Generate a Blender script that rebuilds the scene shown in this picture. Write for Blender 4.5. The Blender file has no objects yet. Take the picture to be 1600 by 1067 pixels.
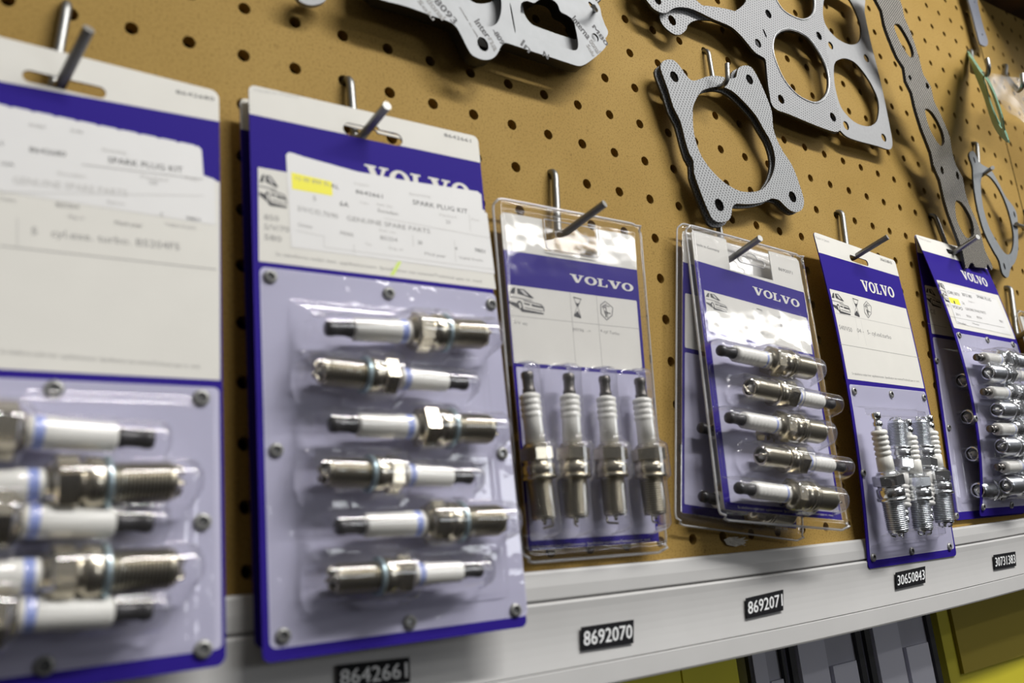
import bpy, math, random
import numpy as np
from mathutils import Vector, Matrix
from mathutils.geometry import delaunay_2d_cdt

S = bpy.context.scene
COL = S.collection
random.seed(7)

# ------------------------------------------------------------------ camera
# world: metres, pegboard face is the plane Y = 0, X runs along the board, Z is up
def rodrigues(w):
    w = np.array(w); t = np.linalg.norm(w); k = w / t
    K = np.array([[0, -k[2], k[1]], [k[2], 0, -k[0]], [-k[1], k[0], 0]])
    return np.eye(3) + math.sin(t) * K + (1 - math.cos(t)) * K @ K
FPX = 1326.004
RC = rodrigues([1.2396143, -0.4851133, 0.4714872])
TC = np.array([-0.10355587, -0.15385506, 0.40533787])
CAM = -RC.T @ TC
cd = bpy.data.cameras.new('camera'); cam = bpy.data.objects.new('camera', cd); COL.objects.link(cam)
cd.sensor_width = 36.0; cd.lens = FPX / 1600 * 36.0; cd.clip_start = 0.01; cd.clip_end = 50
cm = Matrix(((*(RC[0]),), (*(-RC[1]),), (*(-RC[2]),))).transposed().to_4x4()
cm.translation = Vector(CAM)
cam.matrix_world = cm
cd.dof.use_dof = True; cd.dof.focus_distance = 0.60; cd.dof.aperture_fstop = 7.0
S.camera = cam

# ------------------------------------------------------------------ world and lights
S.view_settings.view_transform = 'Standard'; S.view_settings.look = 'None'
S.view_settings.gamma = 1.0; S.view_settings.use_curve_mapping = False
S.view_settings.exposure = 0.0
wd = bpy.data.worlds.new('world'); S.world = wd; wd.use_nodes = True
wn = wd.node_tree.nodes; wl = wd.node_tree.links; wn.clear()
wo = wn.new('ShaderNodeOutputWorld'); wb = wn.new('ShaderNodeBackground'); wb.inputs[1].default_value = 0.40
tc = wn.new('ShaderNodeTexCoord'); sx = wn.new('ShaderNodeSeparateXYZ'); mr = wn.new('ShaderNodeMapRange')
mr.inputs[1].default_value = -1; mr.inputs[2].default_value = 1
cr = wn.new('ShaderNodeValToRGB')
cr.color_ramp.elements[0].position = 0.2; cr.color_ramp.elements[0].color = (0.03, 0.026, 0.022, 1)
cr.color_ramp.elements[1].position = 0.9; cr.color_ramp.elements[1].color = (0.62, 0.62, 0.61, 1)
e = cr.color_ramp.elements.new(0.5); e.color = (0.12, 0.117, 0.115, 1)
wl.new(tc.outputs['Generated'], sx.inputs[0]); wl.new(sx.outputs[2], mr.inputs[0]); wl.new(mr.outputs[0], cr.inputs[0])
wl.new(cr.outputs[0], wb.inputs[0]); wl.new(wb.outputs[0], wo.inputs[0])

def area(name, loc, target, sxy, power, col=(1.0, 0.98, 0.945)):
    ld = bpy.data.lights.new(name, 'AREA'); ld.shape = 'RECTANGLE'; ld.size, ld.size_y = sxy; ld.energy = power; ld.color = col
    o = bpy.data.objects.new(name, ld); COL.objects.link(o); o.location = loc
    d = (Vector(target) - Vector(loc)).normalized()
    z = -d; x = Vector((1, 0, 0)); x = (x - x.dot(z) * z).normalized(); y = z.cross(x)
    o.matrix_world = Matrix((x, y, z)).transposed().to_4x4(); o.matrix_world.translation = Vector(loc)
    return o
area('ceiling_tube_light', (0.62, -1.05, 0.92), (0.26, 0, -0.14), (1.1, 0.10), 30)
area('ceiling_tube_light_aisle', (2.3, -1.55, 1.05), (0.45, 0, -0.1), (1.5, 0.09), 9)
area('ceiling_tube_light_far', (2.6, -3.0, 1.3), (0.5, 0, 0), (2.4, 0.09), 10)
area('low_fill_light', (1.9, -3.3, 0.12), (0.4, 0, -0.2), (1.3, 0.45), 12, (0.94, 0.97, 1.0))  # unseen low fill lamp, added so light reaches the cartons under the rail

# ------------------------------------------------------------------ picture geometry helpers
QF = 1415.6093; QR = rodrigues([1.2544323, -0.4837411, 0.4793831]); QT = np.array([-0.10429415, -0.15326545, 0.42509550]); QK = -0.12217409
def ray(px, py): return RC.T @ np.array([(px - 800) / FPX, (py - 533.5) / FPX, 1.0])
def onY(px, py, Y=0.0): d = ray(px, py); return CAM + d * (Y - CAM[1]) / d[1]
def onX(px, py, X): d = ray(px, py); return CAM + d * (X - CAM[0]) / d[0]
def project(P):
    X = (np.asarray(P) - CAM) @ RC.T
    return np.stack([800 + FPX * X[..., 0] / X[..., 2], 533.5 + FPX * X[..., 1] / X[..., 2]], -1)
def sag(x, z):
    """the board is not perfectly regular: smooth few-millimetre drift of the hole grid, in the board plane"""
    xc = min(max(x, -0.13), 0.95); zc = min(max(z, -0.28), 0.34)
    X = QR @ np.array([xc, 0, zc]) + QT; u = X[:2] / X[2]; r2 = min(u @ u, 1.0); u = u * (1 + QK * r2)
    p = onY(800 + QF * u[0], 533.5 + QF * u[1], 0.0)
    return x + p[0] - xc, z + p[2] - zc

# ------------------------------------------------------------------ materials
def nt(m): return m.node_tree.nodes, m.node_tree.links
def pbr(name, col, rough=0.5, metal=0.0, spec=0.5, noise=0, nscale=200, bump=0, bscale=400, coat=0):
    m = bpy.data.materials.new(name); m.use_nodes = True; N, L = nt(m); b = N['Principled BSDF']
    b.inputs['Base Color'].default_value = (*col, 1); b.inputs['Roughness'].default_value = rough
    b.inputs['Metallic'].default_value = metal; b.inputs['Specular IOR Level'].default_value = spec
    b.inputs['Coat Weight'].default_value = coat; b.inputs['Coat Roughness'].default_value = 0.08
    t = N.new('ShaderNodeTexCoord')
    if noise:
        n = N.new('ShaderNodeTexNoise'); n.inputs['Scale'].default_value = nscale; n.inputs['Detail'].default_value = 5
        r = N.new('ShaderNodeValToRGB')
        r.color_ramp.elements[0].position = 0.3; r.color_ramp.elements[1].position = 0.7
        r.color_ramp.elements[0].color = (*[c * (1 - noise) for c in col], 1); r.color_ramp.elements[1].color = (*[min(1, c * (1 + noise)) for c in col], 1)
        L.new(t.outputs['Object'], n.inputs['Vector']); L.new(n.outputs[0], r.inputs[0]); L.new(r.outputs[0], b.inputs['Base Color'])
    if bump:
        n = N.new('ShaderNodeTexNoise'); n.inputs['Scale'].default_value = bscale; n.inputs['Detail'].default_value = 3
        bp = N.new('ShaderNodeBump'); bp.inputs['Strength'].default_value = bump; bp.inputs['Distance'].default_value = 0.001
        L.new(t.outputs['Object'], n.inputs['Vector']); L.new(n.outputs[0], bp.inputs['Height']); L.new(bp.outputs[0], b.inputs['Normal'])
    return m

def hardboard():
    m = bpy.data.materials.new('hardboard'); m.use_nodes = True; N, L = nt(m); b = N['Principled BSDF']
    t = N.new('ShaderNodeTexCoord')
    n1 = N.new('ShaderNodeTexNoise'); n1.inputs['Scale'].default_value = 14; n1.inputs['Detail'].default_value = 6
    n2 = N.new('ShaderNodeTexNoise'); n2.inputs['Scale'].default_value = 900; n2.inputs['Detail'].default_value = 2
    n3 = N.new('ShaderNodeTexNoise'); n3.inputs['Scale'].default_value = 260; n3.inputs['Detail'].default_value = 3
    r1 = N.new('ShaderNodeValToRGB'); r1.color_ramp.elements[0].position = 0.3; r1.color_ramp.elements[1].position = 0.7
    r1.color_ramp.elements[0].color = (0.310, 0.197, 0.052, 1); r1.color_ramp.elements[1].color = (0.358, 0.234, 0.068, 1)
    r2 = N.new('ShaderNodeValToRGB'); r2.color_ramp.elements[0].position = 0.28; r2.color_ramp.elements[1].position = 0.5
    r2.color_ramp.elements[0].color = (0.52, 0.50, 0.44, 1); r2.color_ramp.elements[1].color = (1, 1, 1, 1)
    r3 = N.new('ShaderNodeValToRGB'); r3.color_ramp.elements[0].position = 0.22; r3.color_ramp.elements[1].position = 0.36
    r3.color_ramp.elements[0].color = (0.55, 0.5, 0.42, 1); r3.color_ramp.elements[1].color = (1, 1, 1, 1)
    m1 = N.new('ShaderNodeMixRGB'); m1.blend_type = 'MULTIPLY'; m1.inputs[0].default_value = 0.75
    m2 = N.new('ShaderNodeMixRGB'); m2.blend_type = 'MULTIPLY'; m2.inputs[0].default_value = 0.8
    for n in (n1, n2, n3): L.new(t.outputs['Object'], n.inputs['Vector'])
    L.new(n1.outputs[0], r1.inputs[0]); L.new(n2.outputs[0], r2.inputs[0]); L.new(n3.outputs[0], r3.inputs[0])
    L.new(r1.outputs[0], m1.inputs[1]); L.new(r2.outputs[0], m1.inputs[2]); L.new(m1.outputs[0], m2.inputs[1]); L.new(r3.outputs[0], m2.inputs[2])
    L.new(m2.outputs[0], b.inputs['Base Color']); b.inputs['Roughness'].default_value = 0.7; b.inputs['Specular IOR Level'].default_value = 0.12
    return m

def clear(name, haze=0.03, rough=0.06, tint=(0.97, 0.97, 0.98), bump=0.25, bscale=70, gain=1.0):
    """thin clear plastic sheet: transparent + schlick reflection + a little milky haze"""
    m = bpy.data.materials.new(name); m.use_nodes = True; N, L = nt(m); N.clear()
    out = N.new('ShaderNodeOutputMaterial'); tr = N.new('ShaderNodeBsdfTransparent'); tr.inputs[0].default_value = (*tint, 1)
    gl = N.new('ShaderNodeBsdfGlossy'); gl.inputs['Roughness'].default_value = rough
    df = N.new('ShaderNodeBsdfDiffuse'); df.inputs[0].default_value = (0.8, 0.8, 0.82, 1)
    g = N.new('ShaderNodeNewGeometry'); dt = N.new('ShaderNodeVectorMath'); dt.operation = 'DOT_PRODUCT'
    t = N.new('ShaderNodeTexCoord'); n = N.new('ShaderNodeTexNoise'); n.inputs['Scale'].default_value = bscale; n.inputs['Detail'].default_value = 2
    bp = N.new('ShaderNodeBump'); bp.inputs['Strength'].default_value = bump; bp.inputs['Distance'].default_value = 0.002
    L.new(t.outputs['Object'], n.inputs['Vector']); L.new(n.outputs[0], bp.inputs['Height'])
    L.new(bp.outputs[0], gl.inputs['Normal']); L.new(g.outputs['Normal'], dt.inputs[0]); L.new(g.outputs['Incoming'], dt.inputs[1])
    def mth(op, a, bv=None):
        k = N.new('ShaderNodeMath'); k.operation = op; L.new(a, k.inputs[0])
        if bv is not None: k.inputs[1].default_value = bv
        return k.outputs[0]
    c = mth('ABSOLUTE', dt.outputs['Value']); k = N.new('ShaderNodeMath'); k.operation = 'SUBTRACT'; k.inputs[0].default_value = 1.0; L.new(c, k.inputs[1])
    p = mth('POWER', k.outputs[0], 4.0); q = mth('MULTIPLY', p, 0.8 * gain); f = mth('ADD', q, 0.07 * gain)
    cl = N.new('ShaderNodeClamp'); L.new(f, cl.inputs[0])
    a1 = N.new('ShaderNodeMixShader'); a1.inputs[0].default_value = haze; L.new(tr.outputs[0], a1.inputs[1]); L.new(df.outputs[0], a1.inputs[2])
    a2 = N.new('ShaderNodeMixShader'); L.new(cl.outputs[0], a2.inputs[0]); L.new(a1.outputs[0], a2.inputs[1]); L.new(gl.outputs[0], a2.inputs[2])
    L.new(a2.outputs[0], out.inputs[0]); return m

def dotted(name, base, dot, pitch, rad, metal=0.0, rough=0.55, raised=False, ang=0.0):
    """sheet with a staggered pattern of punched dots, in the object's own XZ plane"""
    m = bpy.data.materials.new(name); m.use_nodes = True; N, L = nt(m); b = N['Principled BSDF']
    t = N.new('ShaderNodeTexCoord'); mp = N.new('ShaderNodeMapping'); mp.inputs['Rotation'].default_value = (0, ang, 0)
    L.new(t.outputs['Object'], mp.inputs[0]); s = N.new('ShaderNodeSeparateXYZ'); L.new(mp.outputs[0], s.inputs[0])
    def mth(op, a, bb=None, cc=None):
        k = N.new('ShaderNodeMath'); k.operation = op
        for i, v in enumerate((a, bb, cc)):
            if v is None: continue
            if isinstance(v, (int, float)): k.inputs[i].default_value = v
            else: L.new(v, k.inputs[i])
        return k.outputs[0]
    def lattice(off):
        u = mth('SUBTRACT', mth('FRACT', mth('ADD', mth('MULTIPLY', s.outputs[0], 1 / pitch), 50 + off)), 0.5)
        v = mth('SUBTRACT', mth('FRACT', mth('ADD', mth('MULTIPLY', s.outputs[2], 1 / pitch), 50 + off)), 0.5)
        return mth('SQRT', mth('ADD', mth('MULTIPLY', u, u), mth('MULTIPLY', v, v)))
    d = mth('MINIMUM', lattice(0.0), lattice(0.5))
    mr = N.new('ShaderNodeMapRange'); mr.inputs[1].default_value = rad / pitch * 0.7; mr.inputs[2].default_value = rad / pitch * 1.25
    mr.inputs[3].default_value = 1; mr.inputs[4].default_value = 0; L.new(d, mr.inputs[0])
    mx = N.new('ShaderNodeMixRGB'); mx.inputs[1].default_value = (*base, 1); mx.inputs[2].default_value = (*dot, 1); L.new(mr.outputs[0], mx.inputs[0])
    L.new(mx.outputs[0], b.inputs['Base Color']); b.inputs['Metallic'].default_value = metal; b.inputs['Roughness'].default_value = rough
    bp = N.new('ShaderNodeBump'); bp.inputs['Strength'].default_value = 0.6; bp.inputs['Distance'].default_value = 0.0004; bp.invert = not raised
    L.new(mr.outputs[0], bp.inputs['Height']); L.new(bp.outputs[0], b.inputs['Normal'])
    return m

M = dict(
    board=hardboard(), dark=pbr('dark_void', (0.022, 0.014, 0.008), 0.9), wood=pbr('dark_stained_wood', (0.06, 0.025, 0.012), 0.7, noise=0.5, nscale=30),
    white=pbr('white_card', (0.70, 0.685, 0.64), 0.6, spec=0.15, noise=0.015, nscale=60), blue=pbr('ultramarine_print', (0.026, 0.013, 0.225), 0.6, spec=0.06),
    lav=pbr('lavender_print', (0.485, 0.475, 0.62), 0.55, spec=0.15), ink=pbr('black_ink', (0.03, 0.03, 0.035), 0.6), grey=pbr('grey_ink', (0.27, 0.265, 0.26), 0.7),
    pale=pbr('pale_ink', (0.50, 0.49, 0.475), 0.7), navy=pbr('blue_ink', (0.12, 0.16, 0.5), 0.5),
    sticker=pbr('label_paper', (0.72, 0.715, 0.71), 0.5, spec=0.2, noise=0.01, nscale=80), yellow=pbr('yellow_highlighter', (0.83, 0.77, 0.035), 0.6), green=pbr('green_highlighter', (0.58, 0.72, 0.16), 0.6),
    steel=pbr('zinc_wire', (0.24, 0.24, 0.235), 0.42, 1.0, bump=0.15, bscale=900), steel_end=pbr('sawn_wire_end', (0.30, 0.30, 0.29), 0.5, 0.8),
    nickel=pbr('nickel_plating', (0.60, 0.55, 0.44), 0.24, 1.0, bump=0.05), nickel_thread=pbr('nickel_thread', (0.50, 0.46, 0.36), 0.30, 1.0),
    thread_root=pbr('thread_root', (0.07, 0.062, 0.05), 0.5, 0.6),
    zinc=pbr('bright_zinc', (0.82, 0.84, 0.86), 0.2, 1.0), zinc_thread=pbr('zinc_thread', (0.78, 0.81, 0.86), 0.3, 1.0),
    ceramic=pbr('white_glazed_ceramic', (0.84, 0.83, 0.78), 0.25, coat=0.2), boot=pbr('dark_terminal', (0.035, 0.033, 0.036), 0.28, 0.3),
    term=pbr('dark_nickel_terminal', (0.16, 0.15, 0.14), 0.3, 0.9), band=pbr('blue_marking', (0.30, 0.37, 0.74), 0.3), ring=pbr('pale_blue_ring', (0.42, 0.54, 0.60), 0.3, 0.7),
    rail=pbr('painted_steel', (0.53, 0.525, 0.52), 0.42, noise=0.03, nscale=25, bump=0.04, bscale=60), seamline=pbr('dark_seam', (0.09, 0.085, 0.08), 0.7),
    black=pbr('black_label_tape', (0.008, 0.008, 0.010), 0.6, spec=0.15), digits=pbr('white_lettering', (0.85, 0.86, 0.87), 0.5),
    perf=dotted('perforated_gasket_facing', (0.31, 0.32, 0.33), (0.07, 0.07, 0.075), 0.0032, 0.00056, ang=0.25),
    perf2=dotted('perforated_gasket_facing_fine', (0.32, 0.325, 0.335), (0.07, 0.07, 0.08), 0.0034, 0.00054, ang=0.5),
    plain=pbr('grey_gasket_facing', (0.31, 0.315, 0.325), 0.6, noise=0.05, nscale=350), graphite=pbr('graphite_edge', (0.018, 0.018, 0.02), 0.5),
    bead=pbr('gasket_fire_ring', (0.50, 0.51, 0.52), 0.35, 0.6),
    mesh=dotted('embossed_steel_mesh', (0.035, 0.030, 0.026), (0.52, 0.49, 0.42), 0.0027, 0.00052, metal=0.1, rough=0.5, raised=True),
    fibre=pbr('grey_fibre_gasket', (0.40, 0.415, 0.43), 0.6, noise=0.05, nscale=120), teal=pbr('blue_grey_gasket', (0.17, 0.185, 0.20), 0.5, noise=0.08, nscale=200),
    greeng=pbr('green_gasket', (0.22, 0.40, 0.30), 0.4, noise=0.15, nscale=90), strap=pbr('blue_grey_metal', (0.20, 0.215, 0.26), 0.45, 0.3),
    clear=clear('clear_blister', haze=0.022), clear2=clear('clear_shell', haze=0.03, gain=1.15, bump=0.18, bscale=40), edge=clear('milky_plastic_edge', haze=0.45, rough=0.15, tint=(0.85, 0.84, 0.82), gain=1.4),
    bag=clear('plastic_bag', haze=0.10, rough=0.25, bump=0.35, bscale=40, gain=0.5),
    rivet=pbr('grey_rivet', (0.33, 0.33, 0.32), 0.35, 0.4), rivet_hole=pbr('rivet_core', (0.06, 0.06, 0.06), 0.5),
    ycart3=pbr('darker_yellow_carton', (0.50, 0.44, 0.02), 0.6, noise=0.1, nscale=8),  # darker copy of the carton yellow, used on the large carton
    ycart=pbr('yellow_carton', (0.86, 0.78, 0.04), 0.6, noise=0.06, nscale=10), ycart2=pbr('yellow_carton_print', (0.36, 0.28, 0.02), 0.6), gbox=pbr('grey_plastic_case', (0.50, 0.50, 0.58), 0.4, noise=0.12, nscale=12),
    gbox2=pbr('pale_grey_insert', (0.66, 0.66, 0.76), 0.5), gdark=pbr('black_plastic', (0.02, 0.02, 0.022), 0.5), torn=pbr('torn_paper', (0.55, 0.52, 0.46), 0.8, noise=0.2, nscale=500),
)

# ------------------------------------------------------------------ mesh builder and object helpers
class MB:
    def __init__(s): s.v = []; s.f = []; s.m = []; s.mats = []; s.sm = []
    def mi(s, mat):
        if mat not in s.mats: s.mats.append(mat)
        return s.mats.index(mat)
    def add(s, V, F, mat, smooth=False):
        n = len(s.v); s.v += [tuple(map(float, p)) for p in V]; k = s.mi(mat)
        for f in F: s.f.append([i + n for i in f]); s.m.append(k); s.sm.append(smooth)
    def build(s, name, parent=None, loc=None):
        """parent: root Empty (its location is subtracted); loc: own origin for single-mesh things"""
        base = Vector(parent['_o']) if parent is not None else Vector(loc if loc is not None else np.mean(np.array(s.v), 0))
        me = bpy.data.meshes.new(name); me.from_pydata([tuple(Vector(p) - base) for p in s.v], [], s.f)
        for m in s.mats: me.materials.append(M[m])
        me.polygons.foreach_set('material_index', s.m); me.polygons.foreach_set('use_smooth', s.sm); me.validate(); me.update()
        o = bpy.data.objects.new(name, me); COL.objects.link(o)
        if parent is not None: o.parent = parent
        else: o.location = base
        o['_o'] = tuple(base); ALL.append(o)
        return o
ALL = []
def tag(o, label, cat, group=None, kind=None):
    o['label'] = label; o['category'] = cat
    if group: o['group'] = group
    if kind: o['kind'] = kind
    return o
def root(name, loc, label, cat, group=None):
    o = bpy.data.objects.new(name, None); COL.objects.link(o); o.location = loc; o['_o'] = tuple(map(float, loc)); o.empty_display_size = 0.01
    ALL.append(o); return tag(o, label, cat, group)

def box(mb, a, b, mat):
    (x0, y0, z0), (x1, y1, z1) = a, b
    V = [(x, y, z) for x in (x0, x1) for y in (y0, y1) for z in (z0, z1)]
    mb.add(V, [(0, 1, 3, 2), (4, 6, 7, 5), (0, 4, 5, 1), (2, 3, 7, 6), (0, 2, 6, 4), (1, 5, 7, 3)], mat)

def tube(mb, pts, r, mat, seg=12, cap=None, closed=False):
    P = [Vector(p) for p in pts]; n = len(P); rings = []
    up = None; V = []
    for i in range(n):
        if closed: t = (P[(i + 1) % n] - P[i - 1]).normalized()
        else: t = (P[min(i + 1, n - 1)] - P[max(i - 1, 0)]).normalized()
        if up is None:
            a = Vector((0, 0, 1)) if abs(t.z) < 0.9 else Vector((1, 0, 0)); up = (a - a.dot(t) * t).normalized()
        else: up = (up - up.dot(t) * t).normalized()
        b = t.cross(up)
        for k in range(seg):
            th = 2 * math.pi * k / seg; V.append(P[i] + r * (math.cos(th) * up + math.sin(th) * b))
    F = []
    for i in range(n if closed else n - 1):
        j = (i + 1) % n
        for k in range(seg): F.append((i * seg + k, i * seg + (k + 1) % seg, j * seg + (k + 1) % seg, j * seg + k))
    mb.add(V, F, mat, True)
    if not closed:
        mb.add(V[:seg], [tuple(range(seg))[::-1]], cap or mat); mb.add(V[-seg:], [tuple(range(seg))], cap or mat)

def rounded(pts, r=0.003, n=5):
    """polyline with rounded corners"""
    P = [Vector(p) for p in pts]; out = [P[0]]
    for i in range(1, len(P) - 1):
        a, b, c = P[i - 1], P[i], P[i + 1]; la = (a - b).length; lc = (c - b).length; rr = min(r, la * 0.49, lc * 0.49)
        p = b + (a - b) / la * rr; q = b + (c - b) / lc * rr
        for k in range(n + 1):
            t = k / n; out.append((1 - t) ** 2 * p + 2 * t * (1 - t) * b + t * t * q)
    return out + [P[-1]]

def spline(pts, n=4):
    P = np.array(pts, float); m = len(P); out = []
    for i in range(m):
        p0, p1, p2, p3 = P[i - 1], P[i], P[(i + 1) % m], P[(i + 2) % m]
        for k in range(n):
            t = k / n; out.append(0.5 * (2 * p1 + (p2 - p0) * t + (2 * p0 - 5 * p1 + 4 * p2 - p3) * t * t + (3 * p1 - p0 - 3 * p2 + p3) * t ** 3))
    return np.array(out)

def inside(poly, q):
    poly = np.asarray(poly); q = np.asarray(q); c = np.zeros(len(q), bool)
    for (x0, y0), (x1, y1) in zip(poly, np.roll(poly, -1, 0)):
        if y0 == y1: continue
        c ^= ((y0 > q[:, 1]) != (y1 > q[:, 1])) & (q[:, 0] < (x1 - x0) * (q[:, 1] - y0) / (y1 - y0) + x0)
    return c

def dense(q, step):
    q = np.asarray(q, float); out = []
    for a, b in zip(q, np.roll(q, -1, 0)):
        k = max(1, int(math.ceil(np.linalg.norm(b - a) / step))) if step else 1
        out += [a + (b - a) * t / k for t in range(k)]
    return np.array(out)
def fill(outer, holes=(), step=None):
    V = [tuple(p) for p in outer]; E = [(i, (i + 1) % len(outer)) for i in range(len(outer))]
    for h in holes:
        n = len(V); V += [tuple(p) for p in h]; E += [(n + i, n + (i + 1) % len(h)) for i in range(len(h))]
    if step:
        lo = np.min(outer, 0); hi = np.max(outer, 0)
        nx = max(1, int((hi[0] - lo[0]) / step)); ny = max(1, int((hi[1] - lo[1]) / step))
        g = np.array([(lo[0] + (hi[0] - lo[0]) * (i + .5) / nx, lo[1] + (hi[1] - lo[1]) * (j + .5) / ny) for i in range(nx) for j in range(ny)])
        if len(g): V += [tuple(p) for p in g[inside(outer, g)]]
    v, e, f, *_ = delaunay_2d_cdt([Vector((float(a), float(b))) for a, b in V], E, [], 0, 1e-5)
    v = np.array([tuple(p) for p in v]); c = np.array([v[list(t)].mean(0) for t in f]); ok = inside(outer, c)
    for h in holes: ok &= ~inside(h, c)
    return v, [tuple(t) for t, k in zip(f, ok) if k]

class Surf:
    """a card-like surface in millimetres: rows of left/right 3-D points from top to bottom; h is height off the face towards the viewer"""
    def __init__(s, rows):
        s.L = np.array([r[0] for r in rows], float); s.R = np.array([r[1] for r in rows], float)
        d = np.linalg.norm(np.diff((s.L + s.R) / 2, axis=0), axis=1); s.y = np.r_[0, np.cumsum(d)] * 1000
        s.H = s.y[-1]; s.W = np.mean(np.linalg.norm(s.R - s.L, axis=1)) * 1000
    def _lr(s, y):
        w = np.ones((len(s.y),) + np.shape(y))
        for i in range(len(s.y)):
            for j in range(len(s.y)):
                if i != j: w[i] = w[i] * (y - s.y[j]) / (s.y[i] - s.y[j])
        return np.tensordot(w, s.L, (0, 0)), np.tensordot(w, s.R, (0, 0))
    def base(s, x, y):
        l, r = s._lr(y); u = (x / s.W)[..., None]; return l * (1 - u) + r * u
    def P(s, x, y, h=0.0):
        x = np.asarray(x, float); y = np.asarray(y, float); p = s.base(x, y)
        n = np.cross(s.base(x, y + 0.5) - p, s.base(x + 0.5, y) - p); n /= np.linalg.norm(n, axis=-1, keepdims=True)
        n = np.where(n[..., 1:2] > 0, -n, n)
        return p + n * (np.asarray(h, float) / 1000)[..., None]
    def mm(s, px, py, h=0.0):
        q = np.array([s.W / 2, s.H / 2])
        for _ in range(12):
            f0 = project(s.P(q[0], q[1], h)); J = np.stack([project(s.P(q[0] + .1, q[1], h)) - f0, project(s.P(q[0], q[1] + .1, h)) - f0], -1) / .1
            q = q + np.linalg.solve(J, np.array([px, py]) - f0)
        return q
    def mms(s, pts, h=0.0): return np.array([s.mm(*p, h) for p in pts])
def flat(P0, ex=(1, 0, 0), ey=(0, 0, -1)):
    P0 = np.array(P0, float); ex = np.array(ex, float); ey = np.array(ey, float)
    ex /= np.linalg.norm(ex); ey /= np.linalg.norm(ey)
    return Surf([(P0, P0 + ex * 0.1), (P0 + ey * 0.1, P0 + ex * 0.1 + ey * 0.1)])

def sheet(mb, surf, outer, mat, h=0.0, holes=(), step=None):
    if step: outer = dense(outer, step)
    v, f = fill(outer, holes, step); mb.add(surf.P(v[:, 0], v[:, 1], np.full(len(v), h)), f, mat)
def plate(mb, surf, outer, mat, side, t, h=0.0, holes=(), step=None, back=None):
    """solid sheet of thickness t whose front face is at height h"""
    if step: outer = dense(outer, step)
    v, f = fill(outer, holes, step)
    mb.add(surf.P(v[:, 0], v[:, 1], np.full(len(v), h)), f, mat); mb.add(surf.P(v[:, 0], v[:, 1], np.full(len(v), h - t)), [g[::-1] for g in f], back or side)
    for ring in [outer] + list(holes):
        ring = np.asarray(ring); n = len(ring)
        V = np.r_[surf.P(ring[:, 0], ring[:, 1], np.full(n, h)), surf.P(ring[:, 0], ring[:, 1], np.full(n, h - t))]
        mb.add(V, [(i, (i + 1) % n, n + (i + 1) % n, n + i) for i in range(n)], side)
def rrect(x0, y0, x1, y1, r, n=5):
    out = []
    for cx, cy, a in ((x1 - r, y0 + r, -90), (x1 - r, y1 - r, 0), (x0 + r, y1 - r, 90), (x0 + r, y0 + r, 180)):
        for k in range(n + 1): t = math.radians(a + 90 * k / n); out.append((cx + r * math.cos(t), cy + r * math.sin(t)))
    return np.array(out)
def circ(c, r, n=20, ry=None, ang=0):
    a = math.radians(ang); ry = ry or r
    return np.array([(c[0] + r * math.cos(t) * math.cos(a) - ry * math.sin(t) * math.sin(a), c[1] + r * math.cos(t) * math.sin(a) + ry * math.sin(t) * math.cos(a)) for t in np.linspace(0, 2 * math.pi, n, endpoint=False)])

_gl = {}
def glyphs(txt):
    if txt not in _gl:
        c = bpy.data.curves.new('t', 'FONT'); c.body = txt; c.size = 1; c.resolution_u = 2; o = bpy.data.objects.new('t', c); COL.objects.link(o)
        me = bpy.data.meshes.new_from_object(o.evaluated_get(bpy.context.evaluated_depsgraph_get()))
        v = np.array([p.co[:2] for p in me.vertices]); f = [tuple(p.vertices) for p in me.polygons]
        bpy.data.objects.remove(o); bpy.data.curves.remove(c); bpy.data.meshes.remove(me); _gl[txt] = (v, f)
    return _gl[txt]
def text(mb, surf, txt, a, b, hmm, mat, h, px=True, bold=0.0, up=None):
    """a: baseline start, b: baseline end (picture points or mm), hmm: capital height in mm"""
    a, b = (surf.mm(*a, h), surf.mm(*b, h)) if px else (np.array(a, float), np.array(b, float))
    v, f = glyphs(txt); x0, x1 = v[:, 0].min(), v[:, 0].max()
    d = b - a; w = np.linalg.norm(d); e = d / w; up = np.array([e[1], -e[0]]) if up is None else up / np.linalg.norm(up)
    u = (v[:, 0] - x0) / (x1 - x0) * w; k = v[:, 1] / 0.73 * hmm
    for dx in ((0,) if not bold else (-bold, bold)):
        q = a + (u + dx)[:, None] * e + k[:, None] * up
        mb.add(surf.P(q[:, 0], q[:, 1], np.full(len(q), h + (0.03 if dx > 0 else 0))), f, mat)

def _slab():
    """slab-serif capitals V O L as polygons on a 1-high grid: (polys, advance)"""
    V = [[(0, 1), (.50, 1), (.50, .90), (.40, .90), (.60, .32), (.76, .90), (.64, .90), (.64, 1), (1.04, 1), (1.04, .90), (.93, .90), (.62, 0), (.42, 0), (.12, .90), (0, .90)]]
    L = [[(0, 1), (.46, 1), (.46, .90), (.34, .90), (.34, .10), (.62, .10), (.68, .36), (.78, .36), (.76, 0), (0, 0), (0, .10), (.11, .10), (.11, .90), (0, .90)]]
    o = circ((.47, .5), .47, 24, .52); i = circ((.47, .5), .22, 24, .38)
    return {'V': (V, None, 1.04), 'L': (L, None, .80), 'O': ([o], i, .94)}
SLAB = _slab()
def wordmark(mb, surf, a, b, hmm, mat, h):
    a = surf.mm(*a, h); b = surf.mm(*b, h); d = b - a; w = np.linalg.norm(d); e = d / w; up = np.array([e[1], -e[0]])
    adv = []; x = 0
    for ch in 'VOLVO': adv.append(x); x += SLAB[ch][2] + .03
    sxx = w / (x - .03)
    for ch, ax in zip('VOLVO', adv):
        pol, hole, _ = SLAB[ch]
        tr = lambda pp: np.array([a + (ax + p[0]) * sxx * e + p[1] * hmm * up for p in pp])
        for pl in pol: sheet(mb, surf, tr(pl), mat, h, [tr(hole)] if hole is not None else ())
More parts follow.
